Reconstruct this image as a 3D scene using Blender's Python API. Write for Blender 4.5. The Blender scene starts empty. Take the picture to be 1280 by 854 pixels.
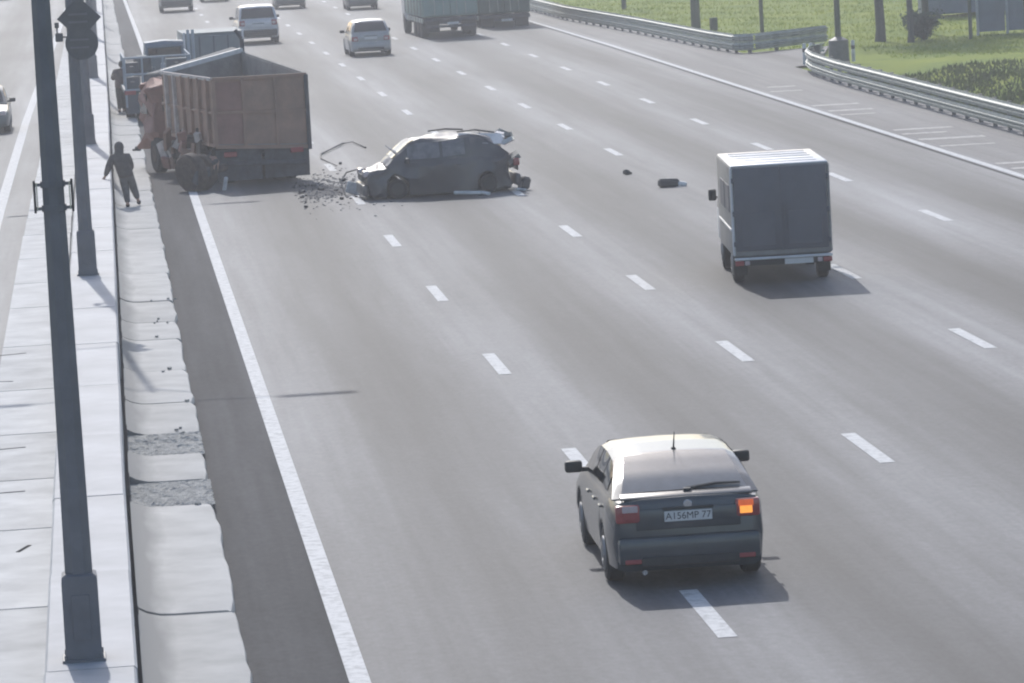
import bpy, bmesh, math, random
from mathutils import Vector, Matrix
random.seed(7)
R = math.radians
scene = bpy.context.scene
col = scene.collection

# ------------------------------------------------------------------ camera
F_PX, CAM_H, YAW, PITCH, ROLL = 5535.5, 8.0, 0.0896, 0.1095, -0.05564
fw = Vector((math.sin(YAW)*math.cos(PITCH), math.cos(YAW)*math.cos(PITCH), -math.sin(PITCH)))
rt = Vector((math.cos(YAW), -math.sin(YAW), 0)); up = rt.cross(fw)
rt2 = math.cos(ROLL)*rt + math.sin(ROLL)*up
up2 = -math.sin(ROLL)*rt + math.cos(ROLL)*up
cd = bpy.data.cameras.new('camera'); cam = bpy.data.objects.new('camera', cd); col.objects.link(cam)
cd.sensor_width = 36; cd.lens = F_PX/1280*36; cd.clip_end = 3000; cd.clip_start = 0.5
cam.matrix_world = Matrix(((rt2.x, up2.x, -fw.x, 0), (rt2.y, up2.y, -fw.y, 0), (rt2.z, up2.z, -fw.z, CAM_H), (0, 0, 0, 1)))
scene.camera = cam

# ------------------------------------------------------------------ light
SUN_EL, SUN_AZ = R(37), R(-4)          # azimuth from +Y, negative = to the left
w = bpy.data.worlds.new('World'); scene.world = w; w.use_nodes = True
nt = w.node_tree; bg = nt.nodes['Background']; sky = nt.nodes.new('ShaderNodeTexSky')
sky.sky_type = 'NISHITA'; sky.sun_disc = False; sky.sun_elevation = SUN_EL; sky.sun_rotation = SUN_AZ
sky.air_density = 1.0; sky.dust_density = 1.5; sky.ozone_density = 1.0
nt.links.new(sky.outputs[0], bg.inputs[0]); bg.inputs[1].default_value = 0.15
sd = bpy.data.lights.new('sun', 'SUN'); sun = bpy.data.objects.new('sun', sd); col.objects.link(sun)
sd.energy = 2.6; sd.angle = R(0.6); sd.color = (1.0, 0.978, 0.95)
tos = Vector((math.sin(SUN_AZ)*math.cos(SUN_EL), math.cos(SUN_AZ)*math.cos(SUN_EL), math.sin(SUN_EL)))
sun.rotation_euler = tos.to_track_quat('Z', 'Y').to_euler()
sun.location = (0, 0, 60)
scene.view_settings.view_transform = 'Standard'; scene.view_settings.look = 'None'
scene.view_settings.exposure = 0.22; scene.view_settings.gamma = 1.0
scene.cycles.pixel_filter_type = 'BLACKMAN_HARRIS'; scene.cycles.filter_width = 2.1
scene.cycles.max_bounces = 6; scene.cycles.volume_bounces = 0

# ------------------------------------------------------------------ materials
def mat(name, base, rough=0.6, metal=0.0, vary=0.18, scale=6.0, bump=0.0, emit=None, es=0.0, spec=0.5, coat=0.0, stretch=None, second=None, thr=(0.35, 0.7)):
    m = bpy.data.materials.new(name); m.use_nodes = True; n = m.node_tree; b = n.nodes['Principled BSDF']
    b.inputs['Roughness'].default_value = rough; b.inputs['Metallic'].default_value = metal
    b.inputs['Specular IOR Level'].default_value = spec; b.inputs['Coat Weight'].default_value = coat
    tc = n.nodes.new('ShaderNodeTexCoord'); mp = n.nodes.new('ShaderNodeMapping')
    n.links.new(tc.outputs['Object'], mp.inputs[0])
    if stretch: mp.inputs['Scale'].default_value = stretch
    no = n.nodes.new('ShaderNodeTexNoise'); no.inputs['Scale'].default_value = scale; no.inputs['Detail'].default_value = 6; no.inputs['Roughness'].default_value = 0.62
    n.links.new(mp.outputs[0], no.inputs['Vector'])
    cr = n.nodes.new('ShaderNodeValToRGB'); e = cr.color_ramp.elements
    e[0].position, e[1].position = thr
    a = second if second else tuple(c*(1-vary) for c in base); bb = base if second else tuple(min(1, c*(1+vary)) for c in base)
    e[0].color = (*a, 1); e[1].color = (*bb, 1)
    n.links.new(no.outputs['Fac'], cr.inputs[0]); n.links.new(cr.outputs[0], b.inputs['Base Color'])
    if bump:
        n2 = n.nodes.new('ShaderNodeTexNoise'); n2.inputs['Scale'].default_value = scale*6; n2.inputs['Detail'].default_value = 4
        n.links.new(tc.outputs['Object'], n2.inputs['Vector'])
        bp = n.nodes.new('ShaderNodeBump'); bp.inputs['Strength'].default_value = bump; bp.inputs['Distance'].default_value = 0.02
        n.links.new(n2.outputs['Fac'], bp.inputs['Height']); n.links.new(bp.outputs[0], b.inputs['Normal'])
    if emit:
        b.inputs['Emission Color'].default_value = (*emit, 1); b.inputs['Emission Strength'].default_value = es
    return m

def asphalt_mat(name, base, lane0=None, rough=0.72, spec=0.26):
    """worn asphalt: fine grain, long blotches, darker oil and rubber bands along the lanes"""
    m = bpy.data.materials.new(name); m.use_nodes = True; n = m.node_tree; L = n.links.new
    b = n.nodes['Principled BSDF']; b.inputs['Roughness'].default_value = rough; b.inputs['Specular IOR Level'].default_value = spec
    g = n.nodes.new('ShaderNodeNewGeometry'); sp = n.nodes.new('ShaderNodeSeparateXYZ'); L(g.outputs['Position'], sp.inputs[0])
    def noise(scale, sx, sy, detail=5, rough=0.6):
        mp = n.nodes.new('ShaderNodeMapping'); mp.inputs['Scale'].default_value = (sx, sy, 1); L(g.outputs['Position'], mp.inputs[0])
        t = n.nodes.new('ShaderNodeTexNoise'); t.inputs['Scale'].default_value = scale; t.inputs['Detail'].default_value = detail; t.inputs['Roughness'].default_value = rough
        L(mp.outputs[0], t.inputs['Vector']); return t.outputs['Fac']
    def ma(op, a, b_, c=None):
        x = n.nodes.new('ShaderNodeMath'); x.operation = op
        for i, v in enumerate((a, b_, c)):
            if v is None: continue
            if isinstance(v, (int, float)): x.inputs[i].default_value = v
            else: L(v, x.inputs[i])
        return x.outputs[0]
    fine = noise(38, 1, 1, 3); blot = noise(0.5, 1, 0.07, 5, 0.55); streak = noise(2.2, 1, 0.018, 4, 0.6); mid = noise(3.0, 1, 0.5)
    f = ma('MULTIPLY_ADD', fine, 0.5, 0.75)
    f = ma('MULTIPLY', f, ma('MULTIPLY_ADD', blot, 1.9, 0.05))
    f = ma('MULTIPLY', f, ma('MULTIPLY_ADD', streak, 1.1, 0.45))
    f = ma('MULTIPLY', f, ma('MULTIPLY_ADD', mid, 0.3, 0.85)); grain = noise(11, 1, .55, 6, .75)
    f = ma('MULTIPLY', f, ma('MULTIPLY_ADD', grain, 0.9, 0.55))
    if lane0 is not None:
        ph = ma('DIVIDE', ma('SUBTRACT', sp.outputs[0], lane0), 3.75)
        c1 = ma('COSINE', ma('MULTIPLY', ph, 2*math.pi), 0.0)      # -1 in lane centres
        wob = ma('MULTIPLY_ADD', noise(0.25, 1, 0.12, 2), 0.9, 0.5)
        f = ma('MULTIPLY', f, ma('MULTIPLY_ADD', ma('MULTIPLY', c1, wob), 0.46, 1.02))
    mx = n.nodes.new('ShaderNodeMix'); mx.data_type = 'RGBA'; mx.blend_type = 'MULTIPLY'; mx.inputs[0].default_value = 1
    mx.inputs[6].default_value = (*base, 1); cb = n.nodes.new('ShaderNodeCombineColor')
    for i in range(3): L(f, cb.inputs[i])
    L(cb.outputs[0], mx.inputs[7]); L(mx.outputs[2], b.inputs['Base Color'])
    bp = n.nodes.new('ShaderNodeBump'); bp.inputs['Strength'].default_value = 0.35; bp.inputs['Distance'].default_value = 0.01
    L(fine, bp.inputs['Height']); L(bp.outputs[0], b.inputs['Normal'])
    return m

def leafy(m, k=0.5):
    n = m.node_tree; b = n.nodes['Principled BSDF']; out = n.nodes['Material Output']; tr = n.nodes.new('ShaderNodeBsdfTranslucent'); mx = n.nodes.new('ShaderNodeMixShader')
    mx.inputs[0].default_value = k; src = b.inputs['Base Color'].links[0].from_socket; n.links.new(src, tr.inputs[0])
    n.links.new(b.outputs[0], mx.inputs[1]); n.links.new(tr.outputs[0], mx.inputs[2]); n.links.new(mx.outputs[0], out.inputs[0]); return m
A_ROAD = asphalt_mat('asphalt_lanes', (0.117, 0.116, 0.121), 2.22)
A_SHOULDER = asphalt_mat('asphalt_shoulder', (0.088, 0.087, 0.09), None, 0.9, 0.12)
A_OPP = asphalt_mat('asphalt_opposite', (0.13, 0.13, 0.134), -6.2)
A_SIDE = asphalt_mat('asphalt_side', (0.13, 0.127, 0.131))
CONC = mat('concrete_grey', (0.48, 0.48, 0.475), 0.85, vary=0.2, scale=1.1, bump=0.15)
CONC2 = mat('concrete_pale', (0.53, 0.53, 0.525), 0.85, vary=0.16, scale=1.3, bump=0.15)
CONC_BROKEN = mat('concrete_broken', (0.40, 0.395, 0.375), 0.95, vary=0.3, scale=9, bump=1.0)
def gutter_mat(name, base, foot_tone):  # blends to a darker grey towards the wall side, edge broken by noise
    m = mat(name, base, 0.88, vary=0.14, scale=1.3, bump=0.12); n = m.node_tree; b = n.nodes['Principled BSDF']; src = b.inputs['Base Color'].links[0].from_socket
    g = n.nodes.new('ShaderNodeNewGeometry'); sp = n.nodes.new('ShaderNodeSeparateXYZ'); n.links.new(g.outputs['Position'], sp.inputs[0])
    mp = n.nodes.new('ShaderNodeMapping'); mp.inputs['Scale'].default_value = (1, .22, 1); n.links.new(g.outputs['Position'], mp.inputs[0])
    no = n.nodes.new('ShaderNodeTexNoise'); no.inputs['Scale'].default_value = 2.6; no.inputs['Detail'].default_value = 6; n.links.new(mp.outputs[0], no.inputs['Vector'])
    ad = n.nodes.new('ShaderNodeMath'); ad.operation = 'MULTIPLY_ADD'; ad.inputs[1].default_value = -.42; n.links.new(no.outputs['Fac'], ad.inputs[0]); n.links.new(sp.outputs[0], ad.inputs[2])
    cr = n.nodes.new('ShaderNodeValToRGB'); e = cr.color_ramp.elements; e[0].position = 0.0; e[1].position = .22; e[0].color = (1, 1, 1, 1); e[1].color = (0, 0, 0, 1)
    n.links.new(ad.outputs[0], cr.inputs[0]); mx = n.nodes.new('ShaderNodeMix'); mx.data_type = 'RGBA'; n.links.new(cr.outputs[0], mx.inputs[0]); n.links.new(src, mx.inputs[6]); mx.inputs[7].default_value = (*foot_tone, 1)
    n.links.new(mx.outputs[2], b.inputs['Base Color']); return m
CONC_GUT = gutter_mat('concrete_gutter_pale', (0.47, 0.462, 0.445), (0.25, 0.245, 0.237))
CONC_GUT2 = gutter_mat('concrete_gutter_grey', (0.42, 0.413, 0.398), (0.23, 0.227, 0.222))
CONC_DIRTY = mat('concrete_dirty', (0.30, 0.295, 0.285), 0.9, scale=1.1, second=(0.20, 0.198, 0.192), bump=0.4)
CONC_WHITE = mat('concrete_painted', (0.40, 0.402, 0.415), 0.75, vary=0.14, scale=0.9, bump=0.2)
PAINT_W = mat('road_paint', (0.60, 0.60, 0.60), 0.75, vary=0.0, scale=7, second=(0.42, 0.42, 0.42), thr=(0.36, 0.55), spec=.2)
PAINT_FADED = mat('road_paint_faded', (0.42, 0.41, 0.40), 0.75, scale=5, second=(0.22, 0.21, 0.21), thr=(0.4, 0.55))
TAR = mat('tar', (0.05, 0.049, 0.05), 0.95, spec=0.03)
STEEL_DK = mat('pole_paint', (0.145, 0.148, 0.165), 0.55, vary=0.14, scale=3, bump=0.08)
GREEN_DK = mat('green_pole', (0.05, 0.075, 0.05), 0.6, scale=4)
GALV = mat('galvanised_steel', (0.40, 0.42, 0.385), 0.62, metal=0.15, vary=0.25, scale=3, bump=0.05)
GALV_POST = mat('galvanised_post', (0.15, 0.15, 0.15), 0.6, metal=0.3, scale=6)
SIGN_BACK = mat('sign_back', (0.085, 0.09, 0.10), 0.5, vary=0.12)
GRASS_G = mat('grass_ground', (0.26, 0.295, 0.04), 0.95, scale=0.3, second=(0.155, 0.215, 0.045), bump=0.4, spec=0.1)
SOIL = mat('weedy_soil', (0.050, 0.058, 0.034), 0.95, scale=0.8, second=(0.030, 0.040, 0.024), bump=0.8)
BLADE = leafy(mat('grass_blade', (0.30, 0.335, 0.05), 0.8, scale=0.35, second=(0.165, 0.225, 0.045), spec=0.2))
WEED_SHADE = leafy(mat('weed_blade_shade', (0.115, 0.14, 0.06), 0.8, scale=0.3, second=(0.065, 0.085, 0.045), spec=0.2), .35)  # dark blade colour stands in for tree shade on the verge
SPRUCE = leafy(mat('spruce_needles', (0.085, 0.13, 0.115), 0.8, scale=2.0, second=(0.045, 0.08, 0.07), spec=0.2), .3)
LEAF = leafy(mat('leaf', (0.085, 0.13, 0.045), 0.7, scale=1.5, second=(0.045, 0.08, 0.03), spec=0.25), .35)
BARK = mat('bark', (0.075, 0.085, 0.08), 0.9, scale=9, bump=0.8)
HOARD = mat('hoarding_panel', (0.14, 0.18, 0.235), 0.6, vary=0.15, scale=2)
HOARD_L = mat('hoarding_pale', (0.32, 0.36, 0.41), 0.6, vary=0.15, scale=2)
GLASS = mat('dark_glass', (0.012, 0.014, 0.017), 0.06, vary=0.1, spec=0.8)
GLASS_DAYLIT = mat('daylit_glass', (0.22, 0.22, 0.235), 0.35, scale=5, second=(0.10, 0.10, 0.11))  # wreck's side windows coloured pale for daylight seen through them
GLASS_REAR = mat('rear_glass', (0.17, 0.178, 0.19), 0.2, vary=0.1, spec=0.55, coat=0.15)  # pale base colour stands in for sky reflected in the glass
RUBBER = mat('rubber', (0.022, 0.022, 0.024), 0.85, scale=20)
RIM = mat('rim_metal', (0.32, 0.32, 0.33), 0.4, metal=0.7)
PLASTIC = mat('black_plastic', (0.028, 0.03, 0.034), 0.6, scale=12)
CHROME = mat('chrome', (0.62, 0.63, 0.65), 0.2, metal=0.9, vary=0.05)
PLATE = mat('plate_white', (0.62, 0.62, 0.62), 0.5, vary=0.05)
INK = mat('plate_ink', (0.05, 0.05, 0.055), 0.6)
LAMP_RED = mat('lamp_red', (0.32, 0.05, 0.055), 0.2, vary=0.15, coat=0.6)
LAMP_CLEAR = mat('lamp_clear', (0.55, 0.45, 0.46), 0.15, vary=0.15, coat=0.8)
LAMP_ON = mat('lamp_amber_lit', (0.9, 0.35, 0.05), 0.3, emit=(1.0, 0.36, 0.06), es=0.85)
LAMP_ON2 = mat('lamp_red_lit', (0.5, 0.1, 0.03), 0.3, emit=(1.0, 0.17, 0.05), es=0.35)
def paint(name, c, rough=0.32, dirt=0.12): return mat(name, c, rough, vary=dirt, scale=2.5, coat=0.35)
P_SEDAN = paint('paint_graphite', (0.052, 0.062, 0.074), 0.26)
P_BLACK = paint('paint_black', (0.062, 0.060, 0.068), 0.38)
P_WHITE = paint('paint_white', (0.62, 0.62, 0.62))
P_PALE = paint('paint_pale_grey', (0.36, 0.36, 0.365))
P_SILVER = paint('paint_silver', (0.54, 0.54, 0.56))
P_GREY = paint('paint_grey', (0.14, 0.145, 0.14))
P_DARK = paint('paint_dark', (0.06, 0.06, 0.065))
P_RED = paint('paint_red', (0.22, 0.05, 0.05))
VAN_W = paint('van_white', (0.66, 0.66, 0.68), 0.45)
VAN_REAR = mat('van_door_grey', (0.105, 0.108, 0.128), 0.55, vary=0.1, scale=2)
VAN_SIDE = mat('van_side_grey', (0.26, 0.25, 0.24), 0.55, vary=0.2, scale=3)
RUST = mat('rusty_brown_paint', (0.40, 0.235, 0.17), 0.75, scale=1.8, second=(0.26, 0.17, 0.13), bump=0.3)
RUST_RED = mat('rusty_red_paint', (0.36, 0.19, 0.155), 0.75, scale=2.2, second=(0.25, 0.135, 0.11), bump=0.3)
RUST_DUST = mat('dusty_rim', (0.52, 0.46, 0.43), 0.85, scale=4, vary=0.25)
DUST = mat('bed_dust', (0.25, 0.235, 0.225), 0.95, scale=2.5, vary=0.25, bump=0.5)
CHASSIS = mat('chassis_dirt', (0.06, 0.066, 0.08), 0.85, scale=5, vary=0.3)
AXLE = mat('axle_dirt', (0.085, 0.062, 0.052), 0.9, scale=7, vary=0.4)
BLUEGREY = mat('blue_grey_tarp', (0.155, 0.19, 0.21), 0.7, vary=0.14, scale=2, bump=0.2)
NAVY = mat('navy_panel', (0.060, 0.068, 0.088), 0.6, vary=0.2, scale=3)
TEAL = mat('teal_tarp', (0.185, 0.275, 0.25), 0.65, vary=0.14, scale=1.5, bump=0.2)
TEAL_DK = mat('dark_green_tarp', (0.08, 0.125, 0.105), 0.65, vary=0.16, scale=1.5, bump=0.2)
WHITE_PIECE = mat('white_plastic', (0.6, 0.6, 0.6), 0.5)
DARK_PIECE = mat('dark_plastic_piece', (0.06, 0.06, 0.063), 0.7)
GRAVEL = mat('spilled_grit', (0.19, 0.185, 0.19), 0.95, scale=12, vary=0.4)
SKIN = mat('skin', (0.42, 0.26, 0.20), 0.55, vary=0.08)
HAIR = mat('dark_hair', (0.03, 0.025, 0.022), 0.7)
JACKET = mat('grey_brown_jacket', (0.10, 0.085, 0.08), 0.85, scale=9, vary=0.3)
JACKET2 = mat('maroon_brown_jacket', (0.115, 0.075, 0.07), 0.85, scale=9, vary=0.3)
TROUSER = mat('dark_trousers', (0.13, 0.125, 0.125), 0.85, scale=9, vary=0.3)
TROUSER2 = mat('black_trousers', (0.03, 0.03, 0.034), 0.85, scale=9)
SHOE = mat('black_shoes', (0.018, 0.018, 0.02), 0.6)

# ------------------------------------------------------------------ mesh helpers
class M:
    def __init__(s): s.b = bmesh.new()
    def box(s, c, d, rz=0, bev=0.0, rx=0, ry=0, seg=1):
        mtx = Matrix.Translation(c) @ Matrix.Rotation(rz, 4, 'Z') @ Matrix.Rotation(ry, 4, 'Y') @ Matrix.Rotation(rx, 4, 'X') @ Matrix.Diagonal((*d, 1))
        r = bmesh.ops.create_cube(s.b, size=1, matrix=mtx)
        if bev:
            es = list({e for v in r['verts'] for e in v.link_edges})
            bmesh.ops.bevel(s.b, geom=es, offset=bev, segments=seg, affect='EDGES', profile=0.5)
        return s
    def tube(s, pts, rad, n=8, cap=True):
        pts = [Vector(p) for p in pts]
        rad = rad if isinstance(rad, (list, tuple)) else [rad]*len(pts)
        rings = []; prev = None
        for i, p in enumerate(pts):
            d = (pts[min(i+1, len(pts)-1)]-pts[max(i-1, 0)]).normalized()
            a = Vector((1, 0, 0)) if abs(d.x) < 0.9 else Vector((0, 1, 0))
            if prev is not None: a = prev
            u = (a-d*a.dot(d)).normalized(); v = d.cross(u); prev = u
            rings.append([s.b.verts.new(p+rad[i]*(math.cos(2*math.pi*(k+.5)/n)*u+math.sin(2*math.pi*(k+.5)/n)*v)) for k in range(n)])
        for A, B in zip(rings, rings[1:]):
            for k in range(n): s.b.faces.new((A[k], A[(k+1) % n], B[(k+1) % n], B[k]))
        if cap:
            s.b.faces.new(rings[0][::-1]); s.b.faces.new(rings[-1])
        return s
    def disc(s, c, axis, r, t, n=20, bev=0.0):
        c = Vector(c); a = Vector(axis).normalized()
        return s.tube([c-a*t/2, c-a*(t/2-bev), c+a*(t/2-bev), c+a*t/2], [r-bev, r, r, r-bev], n) if bev else s.tube([c-a*t/2, c+a*t/2], r, n)
    def poly(s, pts, thick, axis=(0, 0, 1)):
        a = Vector(axis)*thick
        lo = [s.b.verts.new(Vector(p)) for p in pts]; hi = [s.b.verts.new(Vector(p)+a) for p in pts]
        n = len(pts); s.b.faces.new(lo[::-1]); s.b.faces.new(hi)
        for i in range(n): s.b.faces.new((lo[i], lo[(i+1) % n], hi[(i+1) % n], hi[i]))
        return s
    def loft(s, secs, closed=True, cap=True):
        rows = [[s.b.verts.new(Vector(p)) for p in q] for q in secs]; n = len(rows[0])
        for A, B in zip(rows, rows[1:]):
            for k in range(n if closed else n-1):
                try: s.b.faces.new((A[k], A[(k+1) % n], B[(k+1) % n], B[k]))
                except ValueError: pass
        if cap:
            for q in (rows[0][::-1], rows[-1]):
                try: s.b.faces.new(q)
                except ValueError: pass
        return s
    def grid(s, pts):
        rows = [[s.b.verts.new(Vector(p)) for p in q] for q in pts]
        for A, B in zip(rows, rows[1:]):
            for k in range(len(A)-1): s.b.faces.new((A[k], A[k+1], B[k+1], B[k]))
        return s
    def wallq(s, a, b, c, d, t):
        """quad a b c d thickened by t along its normal"""
        a, b, c, d = map(Vector, (a, b, c, d)); nrm = (b-a).cross(d-a).normalized()
        return s.poly([a, b, c, d], t, nrm)

def obj(name, m, material, parent=None, smooth=None, label=None):
    bm = m.b; bmesh.ops.remove_doubles(bm, verts=bm.verts, dist=1e-5)
    bmesh.ops.recalc_face_normals(bm, faces=bm.faces)
    me = bpy.data.meshes.new(name); bm.to_mesh(me); bm.free()
    me.materials.append(material)
    if smooth is not None:
        me.polygons.foreach_set('use_smooth', [True]*len(me.polygons)); me.set_sharp_from_angle(angle=R(smooth))
    o = bpy.data.objects.new(name, me); col.objects.link(o)
    if parent: o.parent = parent
    if label: o['label'] = label
    return o
def tag(o, label=None, cat=None, group=None, kind=None):
    for k, v in (('label', label), ('category', cat), ('group', group), ('kind', kind)):
        if v: o[k] = v
    return o
def empty(name, loc, rz, label, cat, group=None):
    o = bpy.data.objects.new(name, None); col.objects.link(o); o.location = loc; o.rotation_euler = (0, 0, rz); o.empty_display_size = 0.3
    return tag(o, label, cat, group)
def struct(name, m, material, label=None, smooth=None):
    o = obj(name, m, material, None, smooth); o['kind'] = 'structure'
    if label: o['label'] = label
    return o
def share(o, parent, loc=(0, 0, 0), rz=0.0):
    c = o.copy(); col.objects.link(c); c.parent = parent; c.location = loc; c.rotation_euler = (0, 0, rz); return c
def copy_tree(o, parent=None):
    c = o.copy(); col.objects.link(c); c.parent = parent
    for ch in list(o.children): copy_tree(ch, c)
    return c
def lerp(tab, y):
    if y <= tab[0][0]: return tab[0][1]
    for (a, u), (b, v) in zip(tab, tab[1:]):
        if y <= b:
            t = (y-a)/(b-a); return u+(v-u)*t
    return tab[-1][1]

# ------------------------------------------------------------------ ground and roads
def rect(x0, x1, y0, y1, z): return M().grid([[(x0, y0, z), (x1, y0, z)], [(x0, y1, z), (x1, y1, z)]])
def far_terrain(x, y):
    return -0.06
g = M()
# one terrain sheet: flat under the roads, dips behind the guard rail, rises gently to the right
xs = [-600, -200, -60, -26, 0, 20, 24.3] + [24.6+i*0.8 for i in range(32)] + [60, 100, 200, 600]
ys = [-600, -100, 0, 60, 90] + [100+i*2.5 for i in range(60)] + [260, 320, 600]
def terr(x, y):
    z = -0.08
    if x > 24.3:
        d = x-24.3
        near = max(0.0, min(1.0, (153-y)/8.0))        # ditch only short of the side road
        z -= near*(0.55*math.sin(min(d/5.0, 1)*math.pi))
        z += min(max(d-5, 0), 20)*0.03*(0.3+near)
        road = max(0.0, 1-abs(y-160.5)/10.0)
        z = z*(1-road) - 0.08*road
        z += 0.07*math.sin(x*1.3+y*0.4)*math.sin(y*0.37)*min(d, 1)*(1-road)
    return z
g.grid([[(x, y, terr(x, y)) for x in xs] for y in ys])
struct('ground', g, GRASS_G, smooth=60)
road = struct('road', rect(2.17, 24.4, -60, 600, 0.0), A_ROAD)
shoulder = struct('road_shoulder', rect(1.0, 2.17, -60, 600, 0.0), A_SHOULDER)
opp = struct('opposite_road', rect(-25, -0.6, -60, 600, 0.0), A_OPP)
side = struct('side_road', M().grid([[(24.4, 154.6, 0), (25.4, 155.4, 0)], [(24.4, 166.8, 0), (28.0, 168.6, 0)]]), A_SIDE)
gore = struct('paved_gore', rect(21.25, 24.4, 60, 330, 0.004), A_SIDE)

def dash_mesh(): return rect(-0.1, 0.1, -1.5, 1.5, 0.005)
proto = None
for i, (x, y0, n) in enumerate(((5.97, 33.4, 24), (9.72, 45.0, 23), (13.45, 56.6, 22), (17.22, 67.2, 21))):
    for k in range(n):
        y = y0+12*k
        if y > 310: break
        if i == 0 and 106 < y < 112: continue
        if proto is None:
            proto = obj('lane_dash', dash_mesh(), PAINT_W, road); proto.location = (x, y, 0)
        else: share(proto, road, (x, y, 0))
def line(name, pts, wd, material, parent, z=0.005):
    m = M(); m.grid([[(x-wd/2, y, z), (x+wd/2, y, z)] for x, y in pts]); return obj(name, m, material, parent)
line('edge_line', [(2.17, 30), (2.17, 150), (2.1, 230), (1.95, 320)], 0.21, PAINT_W, road, 0.006)
line('edge_line', [(20.98, 60), (20.95, 120), (20.93, 180), (20.7, 215), (20.3, 320)], 0.2, PAINT_W, road, 0.006)
line('groove_shade', [(20.78, 60), (20.75, 120), (20.73, 180), (20.5, 215), (20.1, 320)], 0.07, TAR, road, 0.004)  # flat dark strip painted as the groove's shadow line
line('edge_line', [(-2.68, 30), (-2.62, 110), (-2.5, 150), (-1.95, 235), (-1.6, 290)], 0.26, PAINT_W, opp, 0.006)
for (yc, x0, x1, wd) in ((142.6, 21.6, 22.5, .5), (131.3, 21.2, 22.6, .55), (128.3, 21.2, 22.5, .55), (118.3, 21.3, 22.9, .5), (114.0, 21.2, 22.9, .6),
                         (104.2, 21.2, 23.2, .5), (100.5, 21.2, 23.2, .6), (116.5, 21.2, 22.4, .4), (126.2, 21.2, 22.2, .35), (140.0, 21.3, 22.3, .4), (111.2, 21.2, 22.6, .35), (102.4, 21.2, 22.9, .4)):
    m = M(); m.grid([[(x0, yc-wd/2, 0.009), (x1, yc-wd/2-0.1, 0.009)], [(x0, yc+wd/2, 0.009), (x1, yc+wd/2-0.1, 0.009)]])
    obj('gore_stripe', m, PAINT_FADED, gore)
# concrete gutter beside the barrier, slab by slab, with two broken patches
def wall_x(y): return 0.0 if y < 55 else (y-55)*0.0030 if y < 150 else 0.285+(y-150)*0.0020
gut = struct('concrete_gutter', rect(-0.02, 1.09, -20, 340, 0.03), CONC_BROKEN)
def gutter_slab(y0, y1, x1, z, parent, material):
    m = M(); n = max(4, int((y1-y0)/.6)); rows = []; jit = [random.uniform(-.022, .022) for _ in range(n+1)]
    for i in range(n+1):
        y = y0+(y1-y0)*i/n; w0 = wall_x(y)+.045; e = min(i, n-i)
        d = -.02 if e == 0 else 0
        xe = x1+jit[i]-(.03 if e == 0 else 0)
        rows.append([(w0, y, .02), (w0, y, z+.10+d), (w0+.10, y, z+.045+d), (w0+.24, y, z+.008+d), (w0+.38, y, z+d), (xe-.05, y, z-.004+d), (xe-.012, y, z-.02+d), (xe, y, z-.055), (xe+.004, y, -.01)])
    m.loft(rows, closed=False, cap=True)
    return obj('slab', m, material, parent, 30)
brk = [(55.2, 57.6), (60.2, 62.6)]
edges = [(26, 33.4), (33.46, 39.1), (39.16, 47.0), (47.06, 55.2), (57.6, 60.2), (62.6, 66.2), (66.26, 70.6), (70.66, 75.4), (75.48, 78.4), (78.45, 82.2), (82.3, 88.0)]
y = 88.06
while y < 335:
    L_ = random.uniform(5, 8); edges.append((y, y+L_-0.08)); y += L_
for (a, b) in edges:
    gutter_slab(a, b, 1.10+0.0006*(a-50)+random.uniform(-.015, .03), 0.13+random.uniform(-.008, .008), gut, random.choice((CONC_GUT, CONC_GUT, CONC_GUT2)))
m = M(); m.grid([[(wall_x(y)-.02, y, .215), (wall_x(y)+.055, y, .215)] for y in [20+5*i for i in range(63)]]); obj('dirt_joint', m, TAR, gut)
for (a, b) in brk:
    m = M(); nx, ny = 34, 70; rows = []; rid = [random.uniform(-.018, .018) for _ in range(ny+1)]
    for q in range(ny+1):
        yy = a+(b-a)*q/ny
        rows.append([(0.06+1.05*p/nx+random.uniform(-.01, .01), yy+random.uniform(-.012, .012), .098+.6*rid[q]*(.3+.7*abs(math.sin(p*.31+q*.11)))+random.uniform(-.006, .006)) for p in range(nx+1)])
    m.grid(rows); obj('broken_slab', m, CONC_BROKEN, gut)
# loose chips along the cracked right edge
m = M()
for k in range(18):
    yy = random.choice((66.2, 70.6, 75.4, 78.4, 82.2, 55.2, 62.6))+random.gauss(0, .25)
    m.box((random.uniform(.7, 1.16), yy, .13), (random.uniform(.02, .06), random.uniform(.02, .06), .03), random.uniform(0, 3))
o = obj('concrete_chips', m, CONC_BROKEN, gut); o['kind'] = 'stuff'

# far-side concrete apron
def slab(x0, x1, y0, y1, z, material, parent, jag=0.02, name='slab'):
    m = M(); n = 8; left = []; right = []
    for i in range(n+1):
        y = y0+(y1-y0)*i/n
        right.append((x1+random.uniform(-jag, jag), y, z-0.09)); left.append((x0, y, z-0.09))
    m.poly([*left, *right[::-1]], 0.09); return obj(name, m, material, parent)
apr = struct('far_concrete_apron', M().grid([[(-1.93, 20, .012), (-.85, 20, .012)], [(-1.93, 90, .012), (-.85, 90, .012)], [(-1.72, 150, .012), (-.75, 150, .012)], [(-1.3, 330, .012), (-.3, 330, .012)]]), CONC_BROKEN)
y = 24.0
while y < 240:
    L_ = random.uniform(3.5, 7); xl = -1.92 if y < 90 else -1.92+(y-90)*0.0032
    slab(xl, -0.86+max(0, y-90)*.002, y, y+L_-0.07, 0.11, random.choice((CONC, CONC2)), apr, 0.0, 'slab'); y += L_
m = M()
for (x, yy, an, ln) in ((-1.75, 74.5, .3, .5), (-1.85, 70.5, -.4, .4), (-1.6, 62, .2, .5), (-1.5, 57.5, .1, .4), (-1.25, 52.5, 1.3, .5)):
    m.box((x, yy, .112), (ln, .05, .006), an)
obj('apron_crack', m, TAR, apr)

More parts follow.
